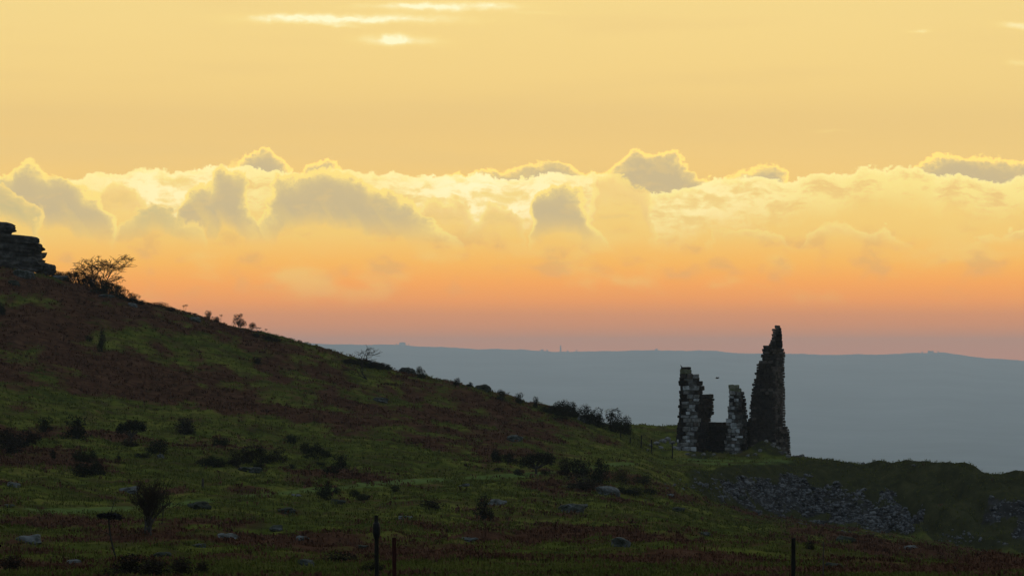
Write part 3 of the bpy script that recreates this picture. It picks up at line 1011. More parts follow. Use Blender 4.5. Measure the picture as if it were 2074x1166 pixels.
GORSE = [gorse_shape(300 + s, M['gorse']) for s in range(6)]
STEMMY = [gorse_shape(330 + s, M['gorse'], 1200, .06, 6, 1.0) for s in range(4)]
YGORSE = [gorse_shape(350 + s, M['gorse_yellow']) for s in range(2)]
SCRUB = [gorse_shape(370 + s, M['scrub'], 2000, .06) for s in range(4)]


def bush(px, py, w, h, label, shapes=GORSE, name='gorse_bush', group=None, cat='bush', sink=.07, back=0.0):
    loc, mpp = ground(px, py)
    fo, stm = random.choice(shapes)
    if back: loc = on_land(px, loc.y + back)
    o = empty(name, loc - Vector((0, 0, h * mpp * sink)), random.uniform(0, 6.28), (w * mpp * 1.15, w * mpp * 1.05, h * mpp * 1.32))
    link('foliage', fo, o)
    link('stem', stm, o)
    tag(o, label, cat, group)
    return o


# skyline, from the tor down to the ruin
G_TOR = 'dark gorse bush in the thicket between the tor and the bare thorn tree'
for a in [(112, 548, 30, 14), (122, 544, 18, 16), (140, 560, 44, 22), (160, 572, 50, 28), (184, 582, 50, 28)]:
    bush(*a, G_TOR, group='gorse thicket below the tor')
G_THORN = 'dark gorse bush in the thicket downhill of the bare thorn tree'
for a in [(210, 594, 56, 26), (230, 594, 36, 26), (242, 604, 42, 22), (268, 612, 36, 22), (284, 616, 20, 14)]:
    bush(*a, G_THORN, group='gorse thicket below the thorn tree')
bare_tree(203, 588, 74, 12, 'bare wind-bent thorn tree on the hill crest above dark gorse', wind=(.04, 0, .0), depth=5, spread=.62, stems=4, trunk=.30, rad=.026, up=.04, name='thorn_tree', kids=(2, 4), wide=1.5)
G_LINE = 'low dark gorse tuft on the bracken skyline of the upper hill'
for a in [(322, 622, 34, 10), (345, 630, 26, 9), (545, 690, 40, 12), (562, 692, 22, 9), (520, 682, 26, 8)]:
    bush(*a, G_LINE, SCRUB, 'heather_tuft', 'low tufts on the upper skyline')
bush(424, 648, 22, 18, 'double-headed dark bush between bare stalks on the upper skyline')
bush(438, 649, 18, 14, 'smaller dark bush beside the double-headed one on the skyline')
bush(488, 668, 34, 28, 'open stemmy bush with sky showing through on the upper skyline', STEMMY, 'stemmy_bush')
bush(510, 673, 20, 17, 'little stemmy bush downhill of the open bush on the skyline', STEMMY, 'stemmy_bush')


def stalk(px, py, h, label, seed, heads=1):
    loc, mpp = ground(px, py)
    rnd = random.Random(seed)
    o = empty('seed_stalk', loc)
    segs, cl = [], []
    for k in range(heads):
        top = Vector((rnd.gauss(0, .10) + k * .25, rnd.gauss(0, .1), h * mpp * rnd.uniform(.8, 1)))
        m_ = top * .55 + Vector((rnd.gauss(0, .05), 0, 0))
        segs += [(Vector((k * .1, 0, -.1)), m_, .022, .018), (m_, top, .018, .010)]
        cl.append((top.x, top.y, top.z, .16, .14, .10))
    link('stem', tubes('stem', segs, M['twig'], 4), o)
    for q, c in enumerate(cl): link('seed_head', leaf_cloud(seed + q, [c], 70, .07, M['scrub'], 'seed_head'), o)
    tag(o, label, 'plant')


stalk(372, 637, 19, 'pair of dry stalks with dark seed heads on the upper skyline', 4, 2)
stalk(447, 650, 18, 'single dry leaning stalk beside the small dark bush on the skyline', 6)
stalk(521, 679, 18, 'dry stalk with two seed heads below the stemmy bushes', 9, 2)
stalk(541, 685, 18, 'lone dry stalk with one seed head above the heather tuft', 11)

bush(702, 736, 26, 13, 'low gorse at the uphill end of the skyline clump behind the bare tree')
G_BT = 'dark gorse bush in the skyline clump behind the bare twiggy tree'
for a in [(722, 738, 36, 18), (748, 744, 44, 22), (770, 748, 40, 20), (786, 750, 24, 12)]:
    bush(*a, G_BT, group='gorse clump behind the bare tree')
bare_tree(744, 769, 72, 29, 'bare twiggy tree with thin crooked trunk standing out on the slope', depth=4, spread=.72, trunk=.42, rad=.030, up=.18, kids=(3, 4), wide=2.0)
bush(850, 765, 26, 21, 'round dark gorse bush alone on the skyline below the bare tree')
bush(924, 782, 15, 20, 'small gorse with a tall top standing on the skyline')
bush(952, 783, 14, 9, 'tiny gorse beside a low grey boulder on the skyline')
bush(1016, 812, 20, 24, 'upright gorse on the skyline at the lower end of the heather')
bush(1052, 816, 24, 20, 'blocky gorse bush second down the row towards the ruin')
bush(1087, 826, 18, 22, 'pointed gorse bush third down the row towards the ruin')
G_ROW = 'dark gorse bush in the thick clump just uphill of the ruin flat'
for a in [(1108, 836, 36, 23), (1132, 842, 44, 36), (1150, 842, 38, 42), (1166, 845, 26, 30), (1140, 852, 60, 22)]:
    bush(*a, G_ROW, group='gorse clump uphill of the ruin')
G_END = 'dark gorse bush in the last clump at the foot of the hill skyline'
for a in [(1196, 858, 44, 45), (1216, 866, 36, 28), (1238, 872, 46, 42), (1258, 876, 40, 40), (1270, 880, 26, 28)]:
    bush(*a, G_END, group='gorse clump at the foot of the hill')

# on the slope
bush(205, 712, 18, 44, 'tall narrow dark shrub on the upper slope', name='narrow_shrub')
bush(181, 692, 16, 16, 'small dark shrub beside the tall narrow one on the upper slope')
bush(522, 738, 24, 14, 'small dark bush on the upper slope in green turf')
bush(4, 640, 16, 34, 'dark upright shrub below the tor on red bracken', name='narrow_shrub')
bush(155, 888, 62, 44, 'broad two-lobed dark bush uphill of the umbrella-topped tree')
bush(90, 874, 42, 28, 'dark bush on the edge of the bracken above the scrub thicket')
G_L = 'dark scrub bush in the wide thicket far along the slope from the umbrella-topped tree'
for a in [(14, 900, 60, 34), (44, 906, 56, 30), (22, 918, 70, 26), (64, 900, 40, 26), (-30, 912, 60, 40)]:
    bush(*a, G_L, SCRUB, 'scrub_bush', 'wide scrub thicket')
G_M = 'dark bush in the mixed clump below the wide scrub thicket'
for a in [(162, 934, 34, 30), (186, 940, 30, 24), (175, 965, 70, 34), (198, 962, 36, 28), (108, 930, 18, 20)]:
    bush(*a, G_M, group='mixed clump below the thicket')
bush(316, 922, 46, 38, 'round gorse bush with a white stone at its foot')
bush(290, 926, 34, 14, 'low dark gorse spreading beside the round one with the white stone')
bush(241, 935, 16, 13, 'single tiny round bush alone in the turf')
bush(376, 878, 70, 28, 'reddish-brown low scrub beside the umbrella tree', SCRUB, 'scrub_bush')
G_BK = 'dark gorse bush on the big bracken bank in the middle of the slope'
for a in [(448, 902, 34, 26), (415, 945, 46, 26), (440, 946, 46, 26), (472, 944, 40, 30), (500, 942, 50, 34), (528, 938, 46, 34), (560, 936, 50, 26), (524, 950, 26, 22), (590, 898, 40, 20)]:
    bush(*a, G_BK, SCRUB if a[0] in (472, 500, 560) else GORSE, group='gorse on the bracken bank')
G_MB = 'dark bush in the scattered group beside the bracken bank'
for a in [(622, 918, 34, 26), (640, 930, 42, 30), (662, 926, 26, 18), (590, 949, 22, 10), (690, 948, 40, 28), (668, 962, 40, 24), (650, 944, 22, 14)]:
    bush(*a, G_MB, group='scattered bushes beside the bracken bank')
bush(657, 1012, 34, 42, 'upright dark bush with a grey boulder at its foot beside the path')
bush(680, 1000, 22, 14, 'small bush just behind the upright one beside the path')
bush(718, 1006, 26, 22, 'dark bush at the head of the pair below the path')
bush(736, 1012, 34, 18, 'low dark bush at the tail of the pair below the path')
bush(800, 996, 24, 14, 'small round bush below the path on open turf')
bush(876, 1034, 54, 24, 'low dark heather hummock on the lower turf', SCRUB, 'scrub_bush')
bush(984, 1052, 50, 42, 'round red-brown bush with a pale boulder behind it', SCRUB, 'scrub_bush')
G_HW = 'low dark bush in the straggling hedge beside the hawthorn tree'
for a in [(1006, 936, 32, 30), (1030, 938, 46, 22), (1050, 962, 30, 14), (1106, 962, 28, 14), (1008, 954, 30, 8)]:
    bush(*a, G_HW, group='hedge beside the hawthorn')
bush(1145, 962, 40, 30, 'pale grey-green bush in the pair just below the hawthorn', SCRUB, 'scrub_bush')
bush(1178, 968, 40, 46, 'taller open bush of the pair below the fence')
bush(1212, 980, 44, 50, 'tallest rounded bush between the hawthorn and the yellow gorse')
bush(1176, 990, 80, 26, 'wide low scrub spreading under the two tall bushes', SCRUB, 'scrub_bush')
bush(1258, 980, 44, 30, 'gorse bush with dull yellow flowers uphill of the spoil tip', YGORSE)
bush(1300, 982, 40, 28, 'yellow-flowered gorse bush at the very corner of the spoil tip', YGORSE)
bush(1275, 1002, 60, 24, 'dark low gorse spreading in front of the yellow-flowered bushes')
bush(1316, 1000, 34, 18, 'small dark gorse at the corner of the spoil tip')
G_BT2 = 'dark scrub bush in the thicket at the bottom of the slope'
for a in [(262, 1168, 90, 40), (310, 1172, 90, 46), (370, 1168, 80, 34), (412, 1164, 50, 24), (232, 1172, 60, 24), (690, 1140, 70, 22), (760, 1162, 60, 20), (20, 1160, 70, 30)]:
    bush(*a, G_BT2, SCRUB, 'scrub_bush', 'thicket at the bottom of the slope')
bush(1640, 1112, 22, 18, 'small dark tuft beside the lone dark post', SCRUB, 'scrub_bush')


def leafy_tree(px, py, w, h, crown_px, label, seed, name, clumps):
    """w,h overall size in photo pixels; crown_px height of the leafy top"""
    loc, mpp = ground(px, py)
    ww, hh, ch = w * mpp, h * mpp, crown_px * mpp
    root = empty(name, loc)
    tag(root, label, 'tree')
    rnd = random.Random(seed)
    segs, cl = [], []
    fork = Vector((0, 0, (hh - ch) * .75))
    segs.append((Vector((0, 0, -.15)), fork, .10, .085))
    for (cx, cz, rx, rz) in clumps:
        for _ in range(3):
            c = Vector((cx * ww + rnd.gauss(0, .1) * rx * ww, rnd.gauss(0, .25) * rx * ww, hh - ch + cz * ch + rnd.gauss(0, .1) * ch))
            m_ = fork.lerp(c, .55) + Vector((rnd.gauss(0, .05), rnd.gauss(0, .05), 0))
            segs += [(fork, m_, .06, .04), (m_, c, .04, .012)]
            cl.append((c.x, c.y, c.z, rx * ww * rnd.uniform(.6, .9), rx * ww * rnd.uniform(.6, .9), rz * ch * rnd.uniform(.7, 1)))
    link('trunk', tubes('trunk', segs, M['bark'], 6), root)
    link('crown', leaf_cloud(seed, cl, 4200, .10, M['thorn_leaf'], 'crown', hollow=.2), root)


leafy_tree(266, 902, 66, 50, 27, 'small umbrella-topped thorn tree with bare trunk on the slope below the tor', 5, 'thorn_tree',
           [(-.30, .45, .20, .35), (-.1, .6, .22, .42), (.12, .62, .22, .4), (.32, .45, .18, .35)])
bush(268, 904, 46, 18, 'low scrub growing round the trunk of the umbrella-topped tree', SCRUB, 'scrub_bush')
leafy_tree(1086, 960, 80, 50, 36, 'dense dark hawthorn tree with short trunk in open turf', 8, 'hawthorn_tree',
           [(-.34, .30, .18, .30), (-.15, .50, .22, .45), (.08, .58, .24, .5), (.28, .42, .22, .42), (.38, .25, .14, .3)])
bare_tree(302, 1084, 116, 31, 'many-stemmed twiggy bare tree in rough turf below the green path', depth=5, spread=.5, stems=4, trunk=.34, rad=.028, up=.22, name='twiggy_tree', kids=(3, 4))
bare_tree(326, 1062, 98, 37, 'thin leaning sapling beside the many-stemmed bare tree', depth=3, spread=.35, trunk=.5, rad=.014, up=.12, lean=(.42, 0), name='leaning_sapling', kids=(1, 3))


# ------------------------------------------------------------------ posts and fence
def post_mesh(name, hgt, wid, seed, mat, lean=0.0, taper=.9, n=7):
    rnd = random.Random(seed)
    bm = bmesh.new()
    rings = []
    for i in range(n + 1):
        t = i / n
        r_ = wid / 2 * (1 + (taper - 1) * t)
        ring = []
        for j in range(8):
            a = 2 * math.pi * j / 8
            k = r_ * (1 + rnd.uniform(-.09, .09))
            ring.append(bm.verts.new((math.cos(a) * k + lean * t * hgt, math.sin(a) * k, -.25 + (hgt + .25) * t + (rnd.uniform(-.03, .03) * wid * 8 * .2 if i == n else 0))))
        rings.append(ring)
    for a, b in zip(rings, rings[1:]):
        for j in range(8): bm.faces.new((a[j], a[(j + 1) % 8], b[(j + 1) % 8], b[j]))
    bm.faces.new(rings[-1])
    m_ = bpy.data.meshes.new(name)
    bm.to_mesh(m_)
    bm.free()
    m_.materials.append(mat)
    return m_


def near_post(px, top, wpx, d, name, label, seed, mat, lean=0.0, taper=.9):
    loc = on_land(px, d)
    hgt = z_at(top, d) - loc.z
    o = link(name, post_mesh('post', hgt, wpx * d / FPX, seed, mat, lean, taper))
    o.location = loc
    tag(o, label, 'post', None)
    return o, hgt


o, hgt = near_post(764, 1043, 9, 61.0, 'fence_post', 'dark fence post with a black bulging insulator near its top', 3, M['post_wood'], -.012)
k = 61.0 / FPX
bm = bmesh.new()
prof = [(4.6, -48), (6.6, -42), (7.9, -36), (8.1, -24), (7.0, -17), (5.0, -14), (4.6, -12)]
rg = []
for r_, zz in prof:
    rg.append([bm.verts.new((math.cos(j * math.pi / 6) * r_ * k - .012 * (hgt + zz * k), math.sin(j * math.pi / 6) * r_ * k, hgt + zz * k)) for j in range(12)])
for a, b in zip(rg, rg[1:]):
    for j in range(12): bm.faces.new((a[j], a[(j + 1) % 12], b[(j + 1) % 12], b[j]))
bm.faces.new(rg[0][::-1])
bm.faces.new(rg[-1])
m_ = bpy.data.meshes.new('insulator')
bm.to_mesh(m_)
bm.free()
m_.materials.append(M['black_plastic'])
link('insulator', m_, o)
near_post(799, 1088, 9, 62.0, 'fence_post', 'plain reddish-brown post beside the dark capped post', 5, M['red_wood'], -.004, .97)
near_post(1606, 1089, 9, 60.0, 'fence_post', 'plain dark green-black post alone below the spoil tip', 8, M['post_wood'], .006, .95)
near_post(1666, 1097, 3, 66.0, 'thin_stake', 'thin crooked stake beside the lone dark post', 9, M['bark'], .02, .6)
near_post(411, 968, 6, 245.0, 'stump', 'short dark stump in the turf above the green path', 12, M['bark'], .01, .7)

# dead stem with a dark withered clump caught on it
d_ = 92.0
loc = on_land(236, d_)
mp_ = d_ / FPX
o = empty('dead_stem', loc)
tag(o, 'dead crooked stem carrying a flat dark withered clump at its top', 'plant')
P_ = [(242, 1175), (237, 1135), (230, 1110), (224, 1082), (221, 1056), (222, 1044)]
pts_ = [Vector(((a - 236) * mp_, 0, z_at(b, d_) - loc.z)) for a, b in P_]
pts_[0].z = -.1
link('stem', tubes('stem', [(a, b, .022, .018) for a, b in zip(pts_, pts_[1:])] +
                   [(pts_[4], Vector(((234 - 236) * mp_, .05, z_at(1004, d_) - loc.z)), .012, .005), (pts_[3], pts_[3] + Vector((-.22, .06, .1)), .010, .005)], M['bark'], 5), o)
c_ = pts_[-1]
link('withered_clump', leaf_cloud(77, [(c_.x - .10, 0, c_.z, .20, .12, .055), (c_.x + .14, .02, c_.z - .02, .18, .12, .07), (c_.x + .02, 0, c_.z + .02, .2, .1, .05)], 900, .07, M['feather'], 'clump', hollow=0.0), o)

# little wire fence in front of the ruin
f0 = on_land(1257, 414)
fence = empty('wire_fence', f0)
tag(fence, 'short broken wire fence of thin dark posts beside the ruin', 'fence')
tops = []
for i, (px, top, d) in enumerate([(1257, 886, 408), (1276, 889, 410), (1298, 881, 407), (1320, 890, 411), (1362, 896, 416)]):
    l_ = on_land(px, d)
    hgt = z_at(top, d) - l_.z
    hgt = min(max(hgt, .8), 1.9)
    q = link('post', post_mesh('post', hgt, .13, 20 + i, M['post_wood'], random.uniform(-.04, .04), .85, 4), fence)
    q.location = l_ - f0
    tops.append((l_ - f0, hgt))
for fr_ in (.5, .88):
    for (a, ha), (b, hb) in zip(tops, tops[1:]):
        pa, pb = a + Vector((0, 0, ha * fr_)), b + Vector((0, 0, hb * fr_))
        m_ = (pa + pb) / 2 - Vector((0, 0, .06))
        link('wire', tubes('wire', [(pa, m_, .006, .006), (m_, pb, .006, .006)], M['wire'], 3), fence)

# ------------------------------------------------------------------ the ruined engine house
RD = 427.0
RPX = FPX / RD                                   # photo pixels per metre at the ruin
rb = on_land(1480, RD)
rb.z = z_at(921, RD)
ruin = empty('ruined_engine_house', rb)
tag(ruin, 'ruined stone engine house, broken piers and one tall jagged wall standing on the flat', 'ruin')
ANG = R(25)                                      # its walls are turned clockwise: fronts look left, right flanks show
FV = Vector((-math.cos(ANG), math.sin(ANG), 0))  # along a front, leftwards from the near corner
SV = Vector((math.sin(ANG), math.cos(ANG), 0))   # along a flank, backwards from the near corner


def block_mesh(seed):
    rnd = random.Random(seed)
    bm = bmesh.new()
    bmesh.ops.create_cube(bm, size=1.0)
    for v in bm.verts: v.co += Vector([rnd.uniform(-.07, .07) for _ in range(3)])
    bmesh.ops.bevel(bm, geom=list(bm.edges), offset=.11, segments=1, affect='EDGES')
    for v in bm.verts: v.co += Vector([rnd.uniform(-.045, .045) for _ in range(3)])
    m__ = bpy.data.meshes.new('stone')
    bm.to_mesh(m__)
    bm.free()
    m__.materials.append(M['grey_granite'])
    return m__


BLOCKS = [block_mesh(900 + i) for i in range(10)]
BV = [np.array([v.co[:] for v in b.vertices]) for b in BLOCKS]
rr = random.Random(42)
n_stone = [0]
rest = {}


def put_stone(part, p, along, ln, ht, dp, mat, single):
    rz = math.atan2(along.y, along.x) + rr.uniform(-.05, .05)
    k = rr.randrange(10)
    if single and n_stone[0] < 300:
        n_stone[0] += 1
        o = link('stone', BLOCKS[k], part)
        o.location = p
        o.rotation_euler = (rr.uniform(-.03, .03), rr.uniform(-.03, .03), rz)
        o.scale = (ln, dp, ht)
        o.material_slots[0].link = 'OBJECT'
        o.material_slots[0].material = M[mat]
    else:
        rest.setdefault((part.name, mat), (part, mat, []))[2].append((k, p, rz, ln, dp, ht))


def masonry(part, cpx, zlo, a_prof, b_prof, top_a, top_b, mats_f, mats_s, course=(.30, .50), leng=(.45, 1.0), lean=None, single=(True, True), dy=0.0):
    """lay courses on the front (a, leftwards) and flank (b, backwards) of a wall whose near corner stands at photo column cpx.
    a_prof(z), b_prof(z): how far each face reaches; top_a(a), top_b(b): broken top"""
    c0 = Vector(((cpx - W / 2) / FPX * RD - rb.x, dy, 0))
    z = zlo
    while z < 14:
        h = rr.uniform(*course)
        zc = z + h / 2
        c = c0 + (Vector((lean(zc), 0, 0)) if lean else Vector())
        for face, prof, top, vv, mats, sg in ((0, a_prof, top_a, FV, mats_f, single[0]), (1, b_prof, top_b, SV, mats_s, single[1])):
            end = prof(zc)
            s = -.04 if (int(z * 7) % 2 == face) else .18
            while s < end - .08:
                ln = min(rr.uniform(*leng), end - s + rr.uniform(-.05, .18))
                if ln < .15: break
                mid_ = s + ln / 2
                if zc < top(mid_) + rr.uniform(-.02, .14):
                    nrm = SV if face == 0 else FV           # pointing into the wall
                    dp = rr.uniform(.34, .5)
                    p = c + vv * mid_ + nrm * (dp / 2 - rr.uniform(0, .10)) + Vector((0, 0, zc))
                    put_stone(part, p, vv, ln - rr.uniform(.015, .06), h - rr.uniform(.01, .05), dp, mats(zc, mid_), sg)
                s += ln
        z += h


def core(name, cpx, zlo, a_prof, b_prof, top_a, top_b, lean=None, dy=0.0, inset=.12, step=.42):
    """rough heart of the wall behind the facing stones: one solid, a grid of ragged columns"""
    c0 = Vector(((cpx - W / 2) / FPX * RD - rb.x, dy, 0))
    bm = bmesh.new()
    amax = max(a_prof(z * .5) for z in range(0, 28))
    bmax = max(b_prof(z * .5) for z in range(0, 28))
    na_, nb_ = max(2, int(amax / step)), max(2, int(bmax / step))
    for i in range(na_):
        for j in range(nb_):
            a0, a1 = i * amax / na_, (i + 1) * amax / na_
            b0, b1 = j * bmax / nb_, (j + 1) * bmax / nb_
            am, bm_ = (a0 + a1) / 2, (b0 + b1) / 2
            # thick walls: full height near either face, broken lower in the middle
            tz = min(top_a(am), max(top_b(bm_), 0)) if (am > .5 and bm_ > .5) else (top_a(am) if bm_ <= .5 else top_b(bm_))
            tz = min(tz, 14) - .12 - rr.uniform(0, .15)
            if tz <= zlo + .2: continue
            zs = zlo
            while zs < tz - .05:
                ze = min(zs + .8, tz)
                zc = (zs + ze) / 2
                if am <= a_prof(zc) + .05 and bm_ <= b_prof(zc) + .05:
                    c = c0 + (Vector((lean(zc), 0, 0)) if lean else Vector())
                    A0, A1 = a0 + (inset if i == 0 else -.01), min(a1 + .01, a_prof(zc) - .03)
                    B0, B1 = b0 + (inset if j == 0 else -.01), min(b1 + .01, b_prof(zc) - .03)
                    if A1 > A0 and B1 > B0:
                        vs = [bm.verts.new(c + FV * (A + rr.uniform(-.03, .03)) + SV * (B + rr.uniform(-.03, .03)) + Vector((0, 0, zq)))
                              for zq in (zs, ze) for A, B in ((A0, B0), (A0, B1), (A1, B1), (A1, B0))]
                        for f_ in ((0, 1, 2, 3), (7, 6, 5, 4), (0, 4, 5, 1), (1, 5, 6, 2), (2, 6, 7, 3), (3, 7, 4, 0)):
                            bm.faces.new([vs[q] for q in f_])
                zs = ze
    m__ = bpy.data.meshes.new(name)
    bm.to_mesh(m__)
    bm.free()
    m__.materials.append(M['mortar'])
    return link(name, m__, ruin)


def pxa(cpx, px): return (cpx - px) / (math.cos(ANG) * RPX)      # photo column on a front -> metres from the corner
def pxb(cpx, px): return (px - cpx) / (math.sin(ANG) * RPX)
def ph(py): return (921 - py) / RPX
def table(pairs):
    xs, ys = zip(*sorted(pairs))
    return lambda q: float(np.interp(q, xs, ys))
def steps(pairs):
    """pairs of (from, value): the value holds until the next"""
    pairs = sorted(pairs)
    def f(q):
        v = pairs[0][1]
        for s_, y_ in pairs:
            if q >= s_: v = y_
        return v
    return f


# left pier: pale quoined end of a wall running back
C1 = 1416
la = lambda z: pxa(C1, 1379)
lb = steps([(-2, 4.4), (0, 4.6), (3.6, 4.3), (4.2, 4.5)])
lb = table([(0, 4.9), (3.2, 4.4), (3.3, 3.6), (3.9, 3.7), (4.1, 4.3), (9, 4.3)])
ta1 = steps([(-1, ph(760)), (pxa(C1, 1400), ph(748))])
tb1 = steps([(-1, ph(760)), (pxb(C1, 1419), ph(768)), (pxb(C1, 1424), ph(781)), (pxb(C1, 1428), ph(798)), (pxb(C1, 1440), ph(802))])
ln1 = lambda z: -.42 * (1 - min(z, 8) / 8)


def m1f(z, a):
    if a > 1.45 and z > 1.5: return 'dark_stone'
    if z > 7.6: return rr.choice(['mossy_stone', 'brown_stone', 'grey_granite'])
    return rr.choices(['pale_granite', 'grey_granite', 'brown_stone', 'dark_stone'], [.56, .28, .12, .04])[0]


def m1s(z, b): return rr.choices(['dark_stone', 'brown_stone', 'grey_granite'], [.75, .2, .05 if b < 1 else 0])[0]  # flank darker than the front: its shading is put into the stone colours


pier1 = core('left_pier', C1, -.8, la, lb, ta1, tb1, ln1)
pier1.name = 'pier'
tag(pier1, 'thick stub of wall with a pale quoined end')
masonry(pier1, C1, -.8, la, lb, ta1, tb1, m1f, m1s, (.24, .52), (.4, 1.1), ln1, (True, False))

# middle pier
C2 = 1499
ma_ = table([(-1, 1.95), (3, 1.62), (6, 1.28), (8, 1.2)])
mb_ = table([(-1, 2.2), (3, 1.7), (4.6, 1.6), (6.4, 1.0), (8, .9)])
ta2 = steps([(-1, ph(793)), (.16, ph(782))])
tb2 = lambda b: ph(794)


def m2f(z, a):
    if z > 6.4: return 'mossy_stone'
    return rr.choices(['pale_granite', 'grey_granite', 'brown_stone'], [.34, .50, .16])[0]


def m2s(z, b): return rr.choices(['grey_granite', 'brown_stone', 'dark_stone'], [.25, .35, .4])[0]  # this flank's shading, too, is put in by choosing darker stones


pier2 = core('pier', C2, -.8, ma_, mb_, ta2, tb2, lambda z: .22 * (1 - min(z, 7) / 7))
tag(pier2, 'tapering free-standing pier of grey granite courses')
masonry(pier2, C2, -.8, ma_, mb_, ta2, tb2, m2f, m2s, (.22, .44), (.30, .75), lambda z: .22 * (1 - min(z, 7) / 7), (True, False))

# the tall jagged wall
C3 = 1569
t3 = [(1519, 770), (1523, 766), (1527, 757), (1531, 737), (1538, 729), (1541, 708), (1547, 702), (1556, 701), (1560, 697), (1563, 690), (1567, 680), (1569, 674)]
ta3 = table([(pxa(C3, a), ph(b)) for a, b in t3])
tb3 = steps([(-1, ph(672)), (pxb(C3, 1571), ph(664)), (pxb(C3, 1583), ph(702)), (pxb(C3, 1592.5), 2.8)])
aa3 = table([(-1, 2.65), (3, 2.72), (5, 2.72), (6, 2.6), (7.3, 2.3), (8, 2.15), (9.3, 1.9), (9.7, 1.5), (11, 1.2), (11.5, .4), (13, .05)])
bb3 = table([(-1, 4.4), (1, 4.3), (2.6, 3.9), (3, 2.85), (10.7, 2.70), (11.0, 1.9), (13, 1.5)])


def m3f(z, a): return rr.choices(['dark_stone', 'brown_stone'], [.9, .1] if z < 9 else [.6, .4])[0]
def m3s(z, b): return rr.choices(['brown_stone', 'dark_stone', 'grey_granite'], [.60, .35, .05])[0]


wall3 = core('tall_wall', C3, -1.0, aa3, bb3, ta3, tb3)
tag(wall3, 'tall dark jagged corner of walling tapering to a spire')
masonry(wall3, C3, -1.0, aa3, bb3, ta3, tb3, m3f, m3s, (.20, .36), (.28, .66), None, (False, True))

# low dark wall joining them at the back, and the stump left of the first pier
C4 = 1528
wl = core('rear_wall', C4, -.8, lambda z: 4.9, lambda z: .8, table([(0, ph(848)), (.9, ph(850)), (1.3, ph(862)), (2.6, ph(858)), (3.6, ph(855)), (4.9, ph(853))]), lambda b: ph(848), dy=1.2)
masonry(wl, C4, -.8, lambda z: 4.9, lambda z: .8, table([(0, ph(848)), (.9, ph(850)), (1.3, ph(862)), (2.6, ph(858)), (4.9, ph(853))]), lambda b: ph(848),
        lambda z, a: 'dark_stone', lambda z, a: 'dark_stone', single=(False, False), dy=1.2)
C5 = 1381
bt = core('buttress', C5, -.8, lambda z: .55, lambda z: 1.3, lambda a: ph(851) - a * .8, lambda b: ph(850), dy=.7)
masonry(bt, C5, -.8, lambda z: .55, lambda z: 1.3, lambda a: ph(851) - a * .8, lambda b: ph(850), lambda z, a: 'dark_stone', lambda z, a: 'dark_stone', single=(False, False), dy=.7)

# the topmost stones, one by one
def cap(part, x0, x1, y0, y1, dy, dp, mat):
    p = Vector((((x0 + x1) / 2 - W / 2) / FPX * RD - rb.x, dy, (ph(y0) + ph(y1)) / 2))
    put_stone(part, p, Vector((-1, .12, 0)), (x1 - x0) / RPX, abs(ph(y0) - ph(y1)) * 1.06, dp, mat, True)


n_stone[0] -= 30
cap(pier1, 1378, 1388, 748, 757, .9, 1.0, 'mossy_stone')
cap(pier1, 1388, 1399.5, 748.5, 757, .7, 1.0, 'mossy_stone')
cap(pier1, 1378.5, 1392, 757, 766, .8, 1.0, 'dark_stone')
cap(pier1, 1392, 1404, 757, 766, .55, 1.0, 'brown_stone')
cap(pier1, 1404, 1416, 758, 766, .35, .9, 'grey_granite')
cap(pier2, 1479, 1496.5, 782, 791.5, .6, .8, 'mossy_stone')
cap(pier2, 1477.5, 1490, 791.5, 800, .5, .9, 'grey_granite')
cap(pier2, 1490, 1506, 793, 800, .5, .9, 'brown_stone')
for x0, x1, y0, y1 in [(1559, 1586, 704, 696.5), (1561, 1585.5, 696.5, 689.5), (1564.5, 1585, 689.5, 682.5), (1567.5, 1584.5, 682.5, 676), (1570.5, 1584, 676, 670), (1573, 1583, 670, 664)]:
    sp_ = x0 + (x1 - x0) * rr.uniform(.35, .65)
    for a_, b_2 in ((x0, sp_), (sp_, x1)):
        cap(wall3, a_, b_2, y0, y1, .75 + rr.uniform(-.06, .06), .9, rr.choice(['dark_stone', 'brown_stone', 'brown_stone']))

# facing stones past the limit: one part for each wall and stone
for (pn, mat), (part, mat_, L) in rest.items():
    V_, F_, off = [], [], 0
    sizes = {}
    for k, p, rz, ln, dp, ht in L:
        Rz = np.array(Matrix.Rotation(rz, 3, 'Z')) * np.array([ln, dp, ht])
        V_.append(BV[k] @ Rz.T + np.array(p))
        F_ += [tuple(q + off for q in pl.vertices) for pl in BLOCKS[k].polygons]
        off += len(BV[k])
    m__ = mesh_from('facing', [tuple(v) for v in np.concatenate(V_)], F_, M[mat])
    tag(link('facing_stones', m__, part), kind='stuff')

# fallen stone round the ruin
FALL = [rock_mesh('fallen_stone', 70 + s, 2, .75, .35, .6, M['grey_granite']) for s in range(4)]
rs = random.Random(9)
spots = {'fallen block in the rubble heap between the fence and the quoined pier':
         [(1318, 904, 10, 6), (1330, 900, 14, 8), (1342, 896, 16, 9), (1352, 893, 14, 10), (1362, 899, 14, 8), (1338, 908, 12, 6), (1366, 909, 10, 6), (1310, 912, 9, 5)],
         'fallen block on the skyline grass just beyond the tall jagged wall': [(1608, 926, 9, 6), (1616, 927, 12, 7), (1624, 926, 12, 9), (1632, 930, 8, 4)],
         'fallen block on the turf bank against the tall jagged wall':
         [(1596, 926, 10, 7), (1582, 920, 12, 7), (1565, 905, 10, 7), (1552, 896, 9, 6), (1540, 915, 9, 6), (1530, 922, 10, 6), (1575, 908, 9, 6), (1590, 914, 9, 6)],
         'fallen block in the grass at the foot of the two piers': [(1425, 922, 11, 6), (1446, 922, 9, 5), (1405, 924, 9, 5), (1515, 925, 9, 5), (1392, 921, 10, 5)],
         'small stone on the grassy crest of the spoil tip': [(1748, 936, 9, 5), (1850, 944, 9, 5)]}
